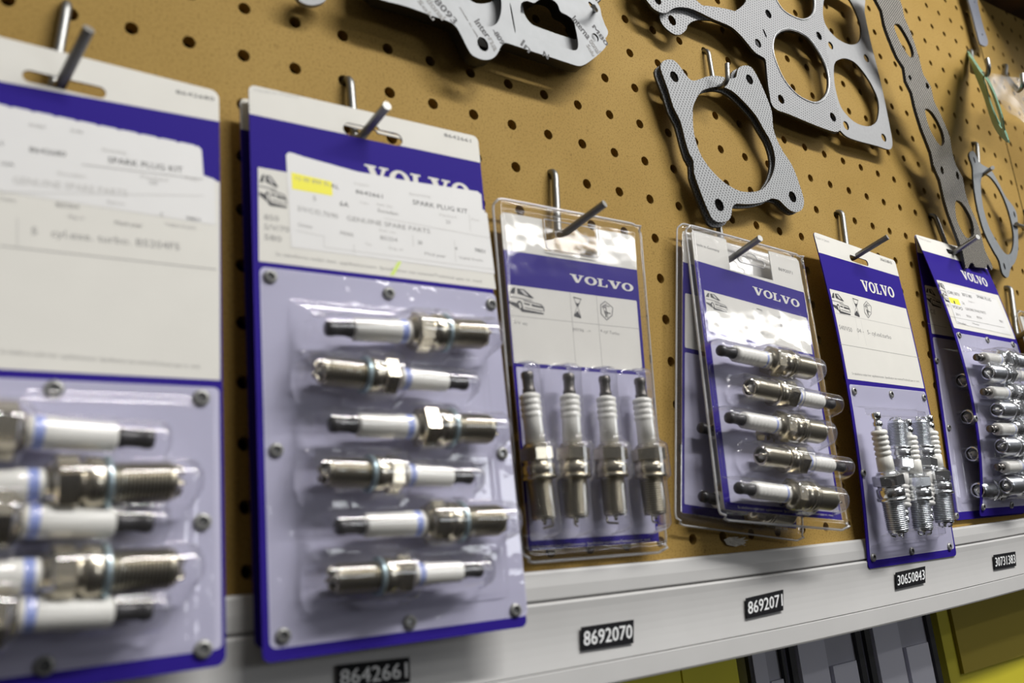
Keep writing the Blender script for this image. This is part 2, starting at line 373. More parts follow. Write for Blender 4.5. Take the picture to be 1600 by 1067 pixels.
def line(mb, surf, a, b, w, mat, h, px=True):
    a, b = (surf.mm(*a, h), surf.mm(*b, h)) if px else (np.array(a, float), np.array(b, float))
    d = b - a; n = np.array([d[1], -d[0]]) / np.linalg.norm(d) * w / 2
    k = max(2, int(np.linalg.norm(d) / 10)); t = np.linspace(0, 1, k)[:, None]; A = a + d * t
    q = np.r_[A + n, A - n]; mb.add(surf.P(q[:, 0], q[:, 1], np.full(2 * k, h)), [(i, i + 1, k + i + 1, k + i) for i in range(k - 1)], mat)
def poly(mb, surf, pts, mat, h, step=None): sheet(mb, surf, surf.mms(pts, h), mat, h, (), step)

# little printed pictograms: unit-square polygons placed in a picture-space quad (tl, tr, br, bl)
def quadmap(surf, q, h):
    q = surf.mms(q, h)
    return lambda u, v: q[0] * (1 - u) * (1 - v) + q[1] * u * (1 - v) + q[2] * u * v + q[3] * (1 - u) * v
CARP = [('ink', [(.0, .30), (.10, .05), (.18, .0), (.16, .28)]), ('ink', [(.22, .03), (.42, .02), (.70, .34), (.60, .36), (.40, .30), (.24, .26)]), ('pale', [(.30, .07), (.40, .06), (.55, .28), (.42, .25)]),
        ('grey', [(.0, .40), (.62, .42), (.66, .46), (.0, .45)]), ('ink', [(.0, .62), (.22, .66), (.24, .58), (.30, .54), (.36, .60), (.40, .88), (.98, .93), (.97, .99), (.36, 1.0), (.30, .90), (.0, .72)]),
        ('white', [(.26, .66), (.32, .62), (.35, .80), (.31, .88)]), ('ink', [(.42, .60), (.58, .62), (.58, .68), (.42, .66)]), ('ink', [(.62, .61), (.96, .66), (.96, .72), (.64, .70)]),
        ('grey', [(.40, .48), (.90, .54), (.99, .66), (1.0, .86), (.97, .86), (.94, .66), (.86, .58), (.40, .52)]), ('grey', [(.44, .78), (.94, .83), (.94, .86), (.44, .82)])]
GLASSP = [('ink', [(.1, .0), (.9, .04), (.9, .08), (.1, .05)]), ('grey', [(.12, .06), (.2, .06), (.48, .48), (.2, .9), (.12, .9), (.42, .48)]), ('grey', [(.88, .08), (.8, .08), (.52, .48), (.8, .9), (.88, .92), (.58, .48)]),
          ('ink', [(.25, .24), (.48, .3), (.76, .24), (.5, .48)]), ('ink', [(.5, .66), (.86, .94), (.84, 1), (.16, .96), (.14, .9)])]
def _eng():
    r = random.Random(3); out = [('grey', [(.1, .25), (.45, .02), (.5, .05), (.15, .3)]), ('grey', [(.45, .02), (.95, .25), (.92, .3), (.45, .07)]), ('grey', [(.1, .25), (.16, .28), (.2, .75), (.12, .7)]),
                              ('grey', [(.93, .25), (.98, .3), (.9, .7), (.84, .72)]), ('grey', [(.12, .7), (.5, .98), (.9, .7), (.86, .66), (.5, .92), (.2, .68)])]
    for k in range(9):
        x, y = r.uniform(.2, .75), r.uniform(.2, .75); a = r.uniform(0, 3.1); dx, dy = .16 * math.cos(a), .16 * math.sin(a)
        out.append((r.choice(['ink', 'grey']), [(x - dx, y - dy), (x - dx + .05, y - dy + .04), (x + dx + .05, y + dy + .04), (x + dx, y + dy)]))
    return out
ENGP = _eng()
def picto(mb, surf, kind, q, h):
    f = quadmap(surf, q, h)
    for i, (mat, pp) in enumerate(kind): sheet(mb, surf, np.array([f(*p) for p in pp]), mat, h + 0.01 * i)

# ------------------------------------------------------------------ the setting
def pegboard_mesh(x0, x1, i0, i1, j0, j1):
    mb = MB(); p = 0.0254; T = 0.006; n = 16; R = 0.0031
    for i in range(i0, i1):
        for j in range(j0, j1):
            cx, cz = i * p, -j * p; h = p / 2
            xa, xb = max(cx - h, x0), min(cx + h, x1)
            ring = [(cx + R * math.cos(2 * math.pi * k / n), cz + R * math.sin(2 * math.pi * k / n)) for k in range(n)]
            sq = []
            for k in range(n):
                a = 2 * math.pi * k / n; c, s_ = math.cos(a), math.sin(a); m = max(abs(c), abs(s_)); sq.append((min(max(cx + h * c / m, xa), xb), cz + h * s_ / m))
            w = [sag(*q) for q in ring + sq]
            V = [(x, 0, z) for x, z in w] + [(x, T, z) for x, z in w[:n]]
            mb.add(V, [(k, (k + 1) % n, n + (k + 1) % n, n + k) for k in range(n)], 'board')
            mb.add(V, [(k, 2 * n + k, 2 * n + (k + 1) % n, (k + 1) % n) for k in range(n)], 'board', True)
    return mb
SEAM = 0.8005
b1 = pegboard_mesh(-0.4, SEAM - 0.0012, -15, 32, -18, 12).build('pegboard', loc=(0, 0, 0))
tag(b1, 'tan perforated hardboard panel with rows of round peg holes behind the packs', 'pegboard')
b2 = pegboard_mesh(SEAM + 0.0012, 1.4, 32, 54, -18, 12).build('pegboard', loc=(SEAM, 0, 0))
tag(b2, 'shaded perforated hardboard panel beyond the dark vertical seam', 'pegboard')
mb = MB(); box(mb, (-0.9, 0.03, -0.262), (2.2, 0.04, 0.9), 'dark'); o = mb.build('wall_back'); o['kind'] = 'structure'
mb = MB(); box(mb, (-0.9, 0.42, -1.2), (2.2, 0.44, -0.262), 'dark'); o = mb.build('wall_lower'); o['kind'] = 'structure'
# dark wooden trim running up over the far top corner of the board
mb = MB(); A = onY(1534, -6, -0.004); B = onY(1604, 29, -0.004); d = (B - A)
V = []
for q in (A, A + d * 5):
    for yy in (-0.15, 0.01):  # made-up overhang: trim extended outward to shade the upper board
        for dz in (0.0, 0.12): V.append((q[0], yy, q[2] + dz))
mb.add(V, [(0, 1, 3, 2), (4, 6, 7, 5), (0, 4, 5, 1), (2, 3, 7, 6), (0, 2, 6, 4), (1, 5, 7, 3)], 'wood'); o = mb.build('trim_1'); o['kind'] = 'structure'

# ------------------------------------------------------------------ shelf rail (painted price rail under the board)
def zline(pts, Y):
    q = np.array([onY(x, y, Y) for x, y in pts]); c = np.polyfit(q[:, 0], q[:, 2], 2)
    lo, hi = q[:, 0].min(), q[:, 0].max()
    def f(x):
        xc = min(max(x, lo), hi); return np.polyval(c, xc) + (x - xc) * np.polyval(np.polyder(c), xc)
    return f
YR = -0.006
zT = zline([(375, 930), (840, 898.4), (1050, 874), (1260, 853), (1350, 842.5), (1600, 811)], YR)
zG = zline([(375, 992), (840, 945), (1063, 912), (1260, 890), (1350, 875), (1600, 834.5)], YR)
zS = zline([(840, 1053), (1200, 984.5), (1260, 972), (1362, 952), (1600, 896)], YR)
zB = zline([(976.5, 1065), (1076, 1045), (1260, 1005), (1450, 960), (1600, 921)], YR)
rail = root('shelf_rail', (0.3, YR, zB(0.3)), 'long off-white painted steel shelf rail with black number labels below the board', 'shelf rail')
XS = np.linspace(-0.45, 1.5, 60)
def sweep(name, prof, mat='rail'):
    mb = MB(); n = len(prof(0)); V = []
    for x in XS: V += [(x, y, z) for y, z in prof(x)]
    mb.add(V, [(i * n + k, (i + 1) * n + k, (i + 1) * n + (k + 1) % n, i * n + (k + 1) % n) for i in range(len(XS) - 1) for k in range(n)], mat, False)
    mb.add(V[:n], [tuple(range(n))], mat); mb.add(V[-n:], [tuple(range(n))[::-1]], mat)
    return mb.build(name, rail)
def p_top(x):
    t, g = zT(x), zG(x); return [(-0.0002, t + .0006), (YR + .0012, t + .0006), (YR + .0004, t + .0002), (YR, t - .0008), (YR - .0004, (t + g) / 2), (YR, g + .0012), (YR + .0015, g + .0004), (-0.0002, g + .0004)]
def p_main(x):
    g, s_ = zG(x), zS(x); out = [(0.0, g - .0002), (YR + .0012, g - .0002), (YR - .0004, g - .0006), (YR - .0010, g - .0014)]
    for k in range(1, 8):
        t = k / 8; out.append((YR - .0008 + .0012 * math.sin(math.pi * t), g - .0014 + (s_ - g + .0016) * t))
    return out + [(YR - .0008, s_ + .0003), (0.0, s_ + .0003)]
def p_low(x):
    s_, b_ = zS(x), zB(x); return [(0.0, s_ - .0002), (YR - .0006, s_ - .0002), (YR - .0009, s_ - .0006), (YR - .0009, b_ + .0012), (YR - .0003, b_ + .0002), (YR + .0015, b_), (0.03, b_), (0.03, b_ + .002), (0.0, b_ + .002)]
sweep('top_band', p_top); sweep('label_face', p_main); sweep('bottom_lip', p_low)
def p_back(x): t, b_ = zT(x), zB(x); return [(YR + .0022, t - .002), (YR + .0022, b_ + .003), (YR + .004, b_ + .003), (YR + .004, t - .002)]
sweep('shadow_gap', p_back, 'seamline')
for txt, q in [('8642661', [(527, 1039), (640, 1026.5), (641, 1066), (527, 1080)]), ('8692070', [(908.8, 979.8), (990.4, 968), (990, 1004.7), (908.8, 1017)]), ('8692071', [(1166, 934.6), (1224, 921), (1224, 953.5), (1167, 966.7)]),
               ('30650843', [(1400, 894.5), (1445.7, 884.5), (1446, 910.5), (1401, 920.5)]), ('30731383', [(1553, 867), (1586.5, 861.5), (1588, 884), (1554.5, 890)])]:
    sf = flat((0, YR - 0.0014, 0)); qq = sf.mms(q); mb = MB(); plate(mb, sf, qq, 'black', 'black', 0.5, 0.0)
    lb = mb.build('price_label', rail); lb['label'] = 'black adhesive number label with white digits'
    w = qq[1] - qq[0]; dn = qq[3] - qq[0]; a = qq[0] + w * .04 + dn * .80; b = a + w * .92
    mb = MB(); text(mb, sf, txt, a, b, np.linalg.norm(dn) * .64, 'digits', 0.06, px=False, bold=0.10, up=-dn); dg = mb.build('number', lb)
    

# ------------------------------------------------------------------ peg hooks
WR = 0.0021
def hook(pts, label, r=WR, group='bent wire peg hooks'):
    mb = MB(); tube(mb, rounded(pts, 0.006, 6), r, 'steel', 14, 'steel_end')
    return tag(mb.build('peg_hook', loc=pts[1]), label, 'hook', group)
def straight_hook(hole, slot, tip, Ys, label):
    H = onY(*hole, 0.0); X = H[0]
    s = onY(*slot, Ys) if Ys is not None else onX(*slot, X); t = onY(*tip, -0.0365)
    d = (s - t); k = (-0.0055 - s[1]) / d[1]; base = s + d * k
    return hook([(X, 0.012, H[2]), (X, -0.0040, H[2] + .0003), (base[0], -0.0055, base[2]), tuple(t)], label)
straight_hook((103, 10), (97, 128), (139, 45), -0.016, 'wire peg hook through the long slot of the blurred near pack')
straight_hook((541, 126), (572, 205), (605, 165), -0.0165, 'wire peg hook holding the six plug pack with yellow highlighter')
straight_hook((860, 270), (880, 366), (945, 318), -0.009, 'wire peg hook holding the pack of four upright plugs')
straight_hook((1112, 335), (1145, 402), (1188, 372), -0.0125, 'wire peg hook holding the tilted pack with the glare band')
straight_hook((1308, 332), (1338, 400), (1387, 370), -0.012, 'wire peg hook holding the narrow card above number 30650843')
straight_hook((1453, 337), (1490, 395), (1528, 370), -0.010, 'wire peg hook crossing the embossed steel gasket strip')
hg = onY(1099, 80)
def xpath(X, pts): return [tuple(onX(px, py, X)) for px, py in pts]
X = hg[0]; b = onY(1116, 137, -0.0055); t = onY(1130, 134, -0.020); t2 = onY(1137, 124, -0.024); t3 = onY(1136, 100, -0.0245)
hook([(X, .012, hg[2]), (X, -.004, hg[2]), tuple(b), tuple(t), tuple(t2), tuple(t3)], 'upturned wire hook holding the small perforated flange gasket', 0.0017)
h = onY(1520, 224); b = onY(1530, 277, -0.0055); t = onY(1551, 262, -0.026)
hook([(h[0], .012, h[2]), (h[0], -.004, h[2]), tuple(b), tuple(t)], 'wire hook holding the thin oval ring gasket', 0.0019)
h = onY(1512, 80); b = onY(1519, 112, -0.005); t = onY(1543, 117, -0.055); t2 = onY(1545, 106, -0.060); t3 = onY(1542.5, 92, -0.060)
hook([(h[0], .012, h[2]), (h[0], -.004, h[2]), tuple(b), tuple(t), tuple(t2), tuple(t3)], 'upturned wire hook holding the green edge-on gasket', 0.0021)
h = onY(1567, 103); b = onY(1571, 118, -0.005); t = onY(1592, 143, -0.050); t2 = onY(1599, 134, -0.058); t3 = onY(1597, 116, -0.058)
hook([(h[0], .012, h[2]), (h[0], -.004, h[2]), tuple(b), tuple(t), tuple(t2), tuple(t3)], 'upturned wire hook holding the clear plastic bag', 0.0021)
h = onY(1570, 450); b = onY(1589, 528, -0.007)
hook([(h[0], .012, h[2]), (h[0], -.005, h[2]), tuple(b), tuple(onY(1625, 505, -0.045))], 'dark wire hook beside the clear case past the last card', 0.0024)
h = onY(1600, 330); hook([(h[0], .012, h[2]), (h[0], -.005, h[2]), tuple(onY(1606, 356, -0.006)), tuple(onY(1592, 352, -0.014)), tuple(onY(1588, 350, -.016))], 'short wire hook tip beside the oval ring gasket', 0.0019)
h = onY(933, 2); hook([(h[0], .012, h[2]), (h[0], -.004, h[2]), tuple(onY(925, 10, -0.006)), tuple(onY(932, 17, -0.024)), tuple(onY(927, 10, -0.028))], 'small bright hook end at the corner of the printed gasket', 0.0013)
h = onY(1462, 12, 0); b = onY(1402, 12, -0.03)

# ------------------------------------------------------------------ spark plugs
def ring_prof(mb, prof, seg, matof, hexrange=None):
    V = []; F = {}
    for x, r in prof:
        for k in range(seg):
            a = 2 * math.pi * k / seg; rr = r
            if hexrange and hexrange[0] <= x <= hexrange[1]:
                aa = (a + 1e-6) % (math.pi / 3) - math.pi / 6; rr = min(r * 1.02, r * math.cos(math.pi / 6) / math.cos(aa))
            V.append((x / 1000, rr * math.cos(a) / 1000, rr * math.sin(a) / 1000))
    for i in range(len(prof) - 1):
        xm = 0.5 * (prof[i][0] + prof[i + 1][0]); mt = (matof(xm), bool(hexrange and hexrange[0] < xm < hexrange[1]))
        for k in range(seg): F.setdefault(mt, []).append((i * seg + k, (i + 1) * seg + k, (i + 1) * seg + (k + 1) % seg, i * seg + (k + 1) % seg))
    return V, F
PL = 82.0
def plug_parts(style):
    """meshes of one spark plug along +X, terminal at 0, electrode at 82 mm, shifted so its middle is the origin"""
    out = []; o0 = Vector((0, 0, 0)); dummy = {'_o': (0, 0, 0)}
    def mk(name, prof, matof, seg=24, hexr=None, smooth=True, extra=None):
        mb = MB(); V, F = ring_prof(mb, [(x - PL / 2, r) for x, r in prof], seg, lambda x: matof(x + PL / 2), (hexr[0] - PL / 2, hexr[1] - PL / 2) if hexr else None)
        for (mt, fl), ff in F.items(): mb.add(V, ff, mt, smooth and not fl)
        if extra: extra(mb)
        me = bpy.data.meshes.new(name); me.from_pydata(mb.v, [], mb.f)
        for m in mb.mats: me.materials.append(M[m])
        me.polygons.foreach_set('material_index', mb.m); me.polygons.foreach_set('use_smooth', mb.sm); me.update(); out.append((name, me))
    body, thr = ('zinc', 'zinc_thread') if style in ('zinc', 'ring') else ('nickel', 'nickel_thread')
    tm = {'boot': 'boot', 'ribbed': 'term', 'zinc': 'zinc', 'smooth': 'boot', 'ring': 'term'}[style]
    if style in ('boot', 'smooth', 'ribbed'): tp = [(0, 0), (0, 2.9), (.8, 3.4), (3, 3.5), (4, 3.1), (9, 3.1), (10, 3.6), (12.6, 3.6), (12.6, 0)]
    else: tp = [(0, 0), (0, 2.3), (.6, 3.0), (4, 3.1), (4.6, 2.2), (6, 2.2), (6.6, 3.1), (9, 3.2), (9.5, 2.4), (12, 2.4), (12, 0)]
    mk('terminal', tp, lambda x: tm, 20)
    ip = [(11.8, 0), (11.8, 3.6), (12.4, 4.6)]
    if style in ('ribbed', 'zinc'):
        for k in range(5 if style == 'zinc' else 4):
            x = 13 + k * 3.4; ra, rb = (5.2, 4.5) if style == 'zinc' else (5.7, 5.3); ip += [(x, ra), (x + 1.6, ra + .05), (x + 2.2, rb), (x + 2.8, rb)]
        ip += [(13 + (5 if style == 'zinc' else 4) * 3.4, 5.2)]
    elif style == 'boot': ip += [(13, 5.0), (30, 5.2), (31, 5.5), (34.2, 5.5), (34.3, 5.5), (37.2, 5.5), (37.3, 5.5)]
    else:
        for k in range(6): x = 13 + k * 3; ip += [(x, 5.1), (x + 2.2, 5.15), (x + 2.6, 4.95)]
        ip += [(34.5, 5.2), (35.6, 5.2), (35.7, 5.2), (36.9, 5.2), (37.0, 5.2)]
    ip += [(39.6, 5.4), (39.8, 0)]
    mk('insulator', ip, lambda x: 'band' if (style in ('boot',) and 34.2 < x < 37.5) or (style in ('smooth', 'ring') and 35.6 < x < 37) else 'ceramic')
    sp = [(39, 0), (39, 5.8), (40, 6.6), (41.4, 7.4), (41.6, 8.8), (42.2, 9.8), (48.2, 9.8), (48.9, 8.8), (49.2, 7.6), (50.2, 7.4), (50.6, 8.4), (51.2, 8.8), (55.6, 8.8), (56.2, 8.2), (56.6, 7.2), (58.5, 7.0)]
    x = 59.0
    while x < 77.5: sp += [(x, 6.2), (x + .32, 6.98), (x + .60, 6.98), (x + .92, 6.2)]; x += 1.25
    sp += [(78.3, 6.4), (79.2, 6.1), (79.2, 4.9), (76.2, 4.6), (73, 2.0)]
    mk('metal_shell', sp, lambda x: ('thread_root' if (x - 59.0) % 1.25 > .93 else thr) if 58.9 < x < 78 else body, 36, (41.5, 49.0))
    mk('sealing_washer', [(56.4, 6.8), (56.4, 8.9), (56.9, 9.3), (57.9, 9.3), (58.4, 8.9), (58.4, 6.8)], lambda x: 'ring' if style == 'boot' else body, 28)
    def elec(mb):
        a = PL / 2
        def bar(y0, z0, y1, z1, lift=81.6):
            pts = [((79.0 - a) / 1000, y0 / 1000, z0 / 1000), ((lift - a) / 1000, y0 / 1000, z0 / 1000), ((lift + .6 - a) / 1000, y1 / 1000, z1 / 1000)]
            tube(mb, rounded(pts, 0.0012, 4), 0.00065, body, 8)
        if style == 'boot':
            for k in range(4): c, s_ = math.cos(k * math.pi / 2), math.sin(k * math.pi / 2); bar(4.9 * c, 4.9 * s_, 2.2 * c, 2.2 * s_, 81.2)
        elif style == 'zinc':
            for k in range(3): c, s_ = math.cos(k * 2.1), math.sin(k * 2.1); bar(4.9 * c, 4.9 * s_, 2.0 * c, 2.0 * s_, 81.4)
        else: bar(4.9, 0, -1.2, 0, 83.0)
    mk('electrode', [(73, 2.6), (78.5, 2.3), (79.8, 1.5), (80.6, .9), (82, .9), (82, 0)], lambda x: 'ceramic' if x < 80.5 else body, 14, None, True, elec)
    return out
STY = {}
ORD = ['topmost', 'second from top', 'third from top', 'fourth from top', 'fifth from top', 'sixth from top', 'seventh from top', 'lowest']
def plug(style, p0, p1, roll, label, group):
    if style not in STY: STY[style] = plug_parts(style)
    p0 = Vector(p0); p1 = Vector(p1); d = p1 - p0; s = d.length / (PL / 1000); x = d.normalized()
    r = bpy.data.objects.new('spark_plug', None); COL.objects.link(r); tag(r, label, 'spark plug', group); r.empty_display_size = 0.01
    a = Vector((0, -1, 0)); z = (a - a.dot(x) * x).normalized(); y = z.cross(x)
    mt = Matrix((x, y, z)).transposed() @ Matrix.Rotation(roll, 3, 'X'); m4 = mt.to_4x4() @ Matrix.Scale(s, 4); m4.translation = (p0 + p1) / 2; r.matrix_world = m4
    for name, me in STY[style]:
        c = bpy.data.objects.new(name, me); COL.objects.link(c); c.parent = r
    ALL.append(r); return r

# ------------------------------------------------------------------ packs
def smoothstep(a, b, x): t = np.clip((x - a) / (b - a), 0, 1); return t * t * (3 - 2 * t)
def shell(surf, parent, x0, y0, x1, y1, fn, step, mat, r=4, name='blister', edge=None, holes=()):
    """vacuum-formed clear sheet as a height field over the card"""
    ny = int((y1 - y0) / step); nx = int((x1 - x0) / step); ys = np.linspace(y0, y1, ny + 1)
    dy = np.minimum(ys - y0, y1 - ys); ins = np.where(dy < r, r - np.sqrt(np.maximum(0, r * r - (r - dy) ** 2)), 0)
    Xg = (x0 + ins)[:, None] + (x1 - x0 - 2 * ins)[:, None] * np.linspace(0, 1, nx + 1)[None]; Yg = np.repeat(ys[:, None], nx + 1, 1)
    Hh = fn(Xg, Yg); P = surf.P(Xg, Yg, Hh).reshape(-1, 3); w = nx + 1; F = []
    for j in range(ny):
        for i in range(nx):
            c = ((Xg[j, i] + Xg[j + 1, i + 1]) / 2, (Yg[j, i] + Yg[j + 1, i + 1]) / 2)
            if any(abs(c[0] - hx) < hw and abs(c[1] - hy) < hh for hx, hy, hw, hh in holes): continue
            F.append((j * w + i, j * w + i + 1, (j + 1) * w + i + 1, (j + 1) * w + i))
    mb = MB(); mb.add(P, F, mat, True)
    if edge:
        q = rrect(x0, y0, x1, y1, r, 6); tube(mb, surf.P(q[:, 0], q[:, 1], fn(q[:, 0], q[:, 1]) + 0.1), edge / 1000, 'edge', 8, closed=True)
    return mb.build(name, parent)
def capsules(items, hc):
    """height above the card of a bubble hugging each plug; items: (p_terminal mm, p_electrode mm)"""
    def f(X, Y):
        H = np.full(X.shape, -9.0)
        for a, b in items:
            a = np.array(a); b = np.array(b); d = b - a; L = np.linalg.norm(d); e = d / L
            t = (X - a[0]) * e[0] + (Y - a[1]) * e[1]; s = np.abs(-(X - a[0]) * e[1] + (Y - a[1]) * e[0]); k = t / L * 82
            R = np.where(k < 38, 6.6, np.where(k < 60, 10.6, 8.2)); R = 6.6 + 4.0 * smoothstep(36, 41, k) - 2.6 * smoothstep(58, 61, k)
            ov = np.maximum(np.maximum(-2 - k, k - 84), 0); R = np.sqrt(np.maximum(0, R * R - (ov * 1.6) ** 2))
            hb = np.where(s < R, hc + np.sqrt(np.maximum(0, R * R - s * s)), -9); H = np.maximum(H, hb)
        return H
    return f
def tray(x0, y0, x1, y1, base, flange, soft=2.0):
    return lambda X, Y: flange + (base - flange) * smoothstep(0, soft, X - x0) * smoothstep(0, soft, x1 - X) * smoothstep(0, soft, Y - y0) * smoothstep(0, soft, y1 - Y)
def smax(*fs): return lambda X, Y: np.maximum.reduce([f(X, Y) for f in fs])
def rivets(surf, parent, pts, r=2.6):
    for px, py in pts:
        c = surf.mm(px, py, 0.6); mb = MB(); n = 18; prof = [(r, .05), (r * .95, 1.1), (r * .6, 1.3), (r * .45, .5), (r * .15, .45), (0.001, .9)]
        V = [];
        for rr, hh in prof:
            q = circ(c, rr, n); V += list(surf.P(q[:, 0], q[:, 1], np.full(n, hh)))
        k = len(prof); F1 = [(i * n + j, i * n + (j + 1) % n, (i + 1) * n + (j + 1) % n, (i + 1) * n + j) for i in range(2) for j in range(n)]
        F2 = [(i * n + j, i * n + (j + 1) % n, (i + 1) * n + (j + 1) % n, (i + 1) * n + j) for i in range(2, k - 1) for j in range(n)]
        mb.add(V, F1, 'rivet', True); mb.add(V, F2, 'rivet_hole', True); mb.build('rivet', parent)
def microtext(mb, surf, a, b, hmm, mat='grey', h=0.1, words='Se tabellerna nedan betr. applikationsomr. Specification see reverse/Technical spec nr. mod.'):
    text(mb, surf, words, a, b, hmm, mat, h)

def pack_root(surf, label, group='spark plug packs hanging on the hooks', name='spark_plug_pack'):
    return root(name, tuple(surf.P(surf.W / 2, 8.0, 0.0)), label, 'spark plug pack', group)
def card_body(surf, slot, extra_holes=(), r=2.5, t=0.7, x0=0, y0=0, x1=None, y1=None):
    mb = MB(); W = x1 or surf.W; H = y1 or surf.H
    plate(mb, surf, rrect(x0, y0, W, H, r), 'blue', 'blue', t, 0.0, [slot] if slot is not None else [], 9, back='white'); return mb
def band(mb, surf, slot, y_l, y_r, r=2.5, x0=0, y0=0, x1=None, mat='white', h=0.06, cut=()):
    """white band over the top of a card: its lower edge runs from y_l (at x0) to y_r (at the far side)"""
    x1 = x1 or surf.W; o = rrect(x0, y0, x1, y0 + 60, r); o = [p for p in o if p[1] < y0 + 30]
    o = np.array([(x1, y_r), (x0, y_l)] + [p for p in o if p[0] < (x0 + x1) / 2] + [p for p in o if p[0] >= (x0 + x1) / 2])
    sheet(mb, surf, o, mat, h, ([slot] if slot is not None else []) + list(cut), 9)
def euro_slot(c, w, hgt, hump=0.0, ang=0):
    """closed outline of a hang slot with a rounded rise in its middle"""
    q = rrect(-w / 2, -hgt / 2, w / 2, hgt / 2, hgt / 2 - .01, 5)
    if hump:
        top = [p for p in q if p[1] < 0 and True]
        out = []
        for p in q:
            out.append(tuple(p))
        arc = [(hump * 1.6 * math.cos(t), -hgt / 2 + .0 - hump * math.sin(t)) for t in np.linspace(math.pi, 0, 9)]
        i = max(range(len(out)), key=lambda k: (out[k][1] <= -hgt / 2 + 1e-6, -out[k][0]) if out[k][0] < 0 else (False, -9))
        out = out[:i + 1] + arc + out[i + 1:]
        q = np.array(out)
    a = math.radians(ang); R2 = np.array([[math.cos(a), math.sin(a)], [-math.sin(a), math.cos(a)]])
    return q @ R2 + np.array(c)

# ---- pack A: near, blurred, five plugs
def P3(px, py, Y): return onY(px, py, Y)
def pack_near():
    tr = onY(342, 143, -.016); br = onY(353, 1039, -.024); ex = np.array([-.115, 0, 0])
    mid = (tr + br) / 2
    sf = Surf([(tr + ex + [0, -.0, .0006], tr), (br + ex, br)])
    g = 'spark plug packs hanging on the hooks'
    rt = pack_root(sf, 'large blurred white and blue pack of five spark plugs cropped by the frame', g)
    c = sf.mm(102, 132); w = np.linalg.norm(sf.mm(168, 146) - sf.mm(37, 117)); slot = euro_slot(c, w, 5.0)
    mb = card_body(sf, slot, r=3.5)
    yl = sf.mm(0, 127); yr = sf.mm(342, 190); k = (yr[1] - yl[1]) / (yr[0] - yl[0]); band(mb, sf, slot, yr[1] - k * sf.W, yr[1], 3.5, h=.06)
    q = sf.mms([(330, 279), (343, 285), (344, 594), (0, 575)]); q[3] = [q[2][0] - 112, q[2][1]]; q = np.vstack([q, [q[3][0], q[0][1]]])
    sheet(mb, sf, q, 'white', .06, (), 9)
    lo = sf.mm(346, 606)[1]; q2 = sf.mms([(344, 606), (345, 1006)]); xr = q2[:, 0].mean()
    sheet(mb, sf, rrect(sf.W - xr, lo, xr, sf.H - 5.5, 2), 'lav', .06, (), 9)
    text(mb, sf, '8642680', (275, 146), (335, 158), 1.9, 'ink', .12)
    text(mb, sf, '5   cyl.exe. turbo. B5204FS', (49, 366), (281, 391), 3.0, 'grey', .12)
    line(mb, sf, (0, 384), (338, 421), .35, 'grey', .12); line(mb, sf, (27, 340), (27, 387), .25, 'pale', .12)
    microtext(mb, sf, (0, 552), (313, 576), 1.6)
    cardo = mb.build('card', rt)
    # perforated delivery sticker
    mb = MB(); a = sf.mms([(0, 181), (315, 229), (318, 274), (335, 280), (336, 330), (0, 285)], .1); x0 = a[1][0] - 103
    top = [(a[1][0] - 1.5, a[1][1]), (a[1][0], a[1][1] + 1.5), tuple(a[2]), tuple(a[3]), (a[3][0] + .3, a[4][1] + 6), (x0, a[4][1] + 6), (x0, a[1][1])]
    n = 14; sc = []
    for k in range(n):
        xa = x0 + (a[1][0] - 2 - x0) * k / n; wd_ = (a[1][0] - 2 - x0) / n; sc += [(xa, a[1][1] + .5), (xa + wd_ * .15, a[1][1]), (xa + wd_ * .85, a[1][1]), (xa + wd_, a[1][1] + .5)]
    sheet(mb, sf, np.array(sc[1:] + top), 'sticker', .14, (), 9)
    text(mb, sf, 'SPARK PLUG KIT', (169, 254), (286, 270), 2.6, 'ink', .2)
    text(mb, sf, '8642680', (46, 237), (103, 245), 2.2, 'ink', .2); text(mb, sf, 'GENUINE SPARE PARTS', (20, 286), (199, 307), 2.8, 'pale', .2)
    for a_, b_, tx, m_ in [((0, 226), (5, 227), 'G', 'ink'), ((2, 258), (22, 260), '10A', 'ink'), ((90, 273), (133, 278), 'Sweden', 'pale'), ((233, 287), (246, 289), '20', 'grey'), ((0, 312), (26, 316), 'Country', 'pale'), ((88, 322), (124, 326), 'B5204', 'grey'),
                          ((168, 318), (195, 321), 'Ref.no', 'pale'), ((250, 337), (254, 338), '5', 'grey'), ((291, 343), (313, 346), '9801', 'ink'), ((180, 350), (223, 355), 'Mod year', 'grey'), ((108, 340), (133, 343), 'Eng. nr', 'pale'), ((258, 352), (306, 358), 'Valid from', 'pale'), ((220, 278), (262, 284), 'Packed', 'pale'), ((45, 197), (70, 201), 'Artikel', 'grey'), ((110, 206), (131, 209), 'Order', 'grey'), ((290, 280), (310, 283), 'Pos.', 'pale'), ((160, 236), (197, 241), 'Benamning', 'pale')]:
        text(mb, sf, tx, a_, b_, 1.5, m_, .2)
    line(mb, sf, (128, 257), (317, 280), .3, 'grey', .2); line(mb, sf, (0, 300), (318, 306), .2, 'pale', .2)
    mb.build('delivery_sticker', rt)
    rivets(sf, rt, [(85, 607), (315, 621), (317, 815), (318, 1014), (70, 1040)], 3.2)
    items = [];
    for i, (R_, D_, ori) in enumerate([((240, 687), (0, 672), 't'), ((285, 752), (0, 760), 'e'), ((238, 817), (0, 813), 't'), ((285, 886), (0, 903), 'e'), ((237, 953), (0, 962), 't')]):
        a = sf.mm(*R_, 10.5); d = sf.mm(*D_, 10.5) - a; d /= np.linalg.norm(d); b = a + d * 80
        p = (a, b) if ori == 't' else (b, a); items.append(p)
        plug('boot', sf.P(*p[0], 10.5), sf.P(*p[1], 10.5), 0.3 * i, f'blurred spark plug with dark terminal, {ORD[i]} of five in the cropped near pack', 'plugs in the cropped near pack')
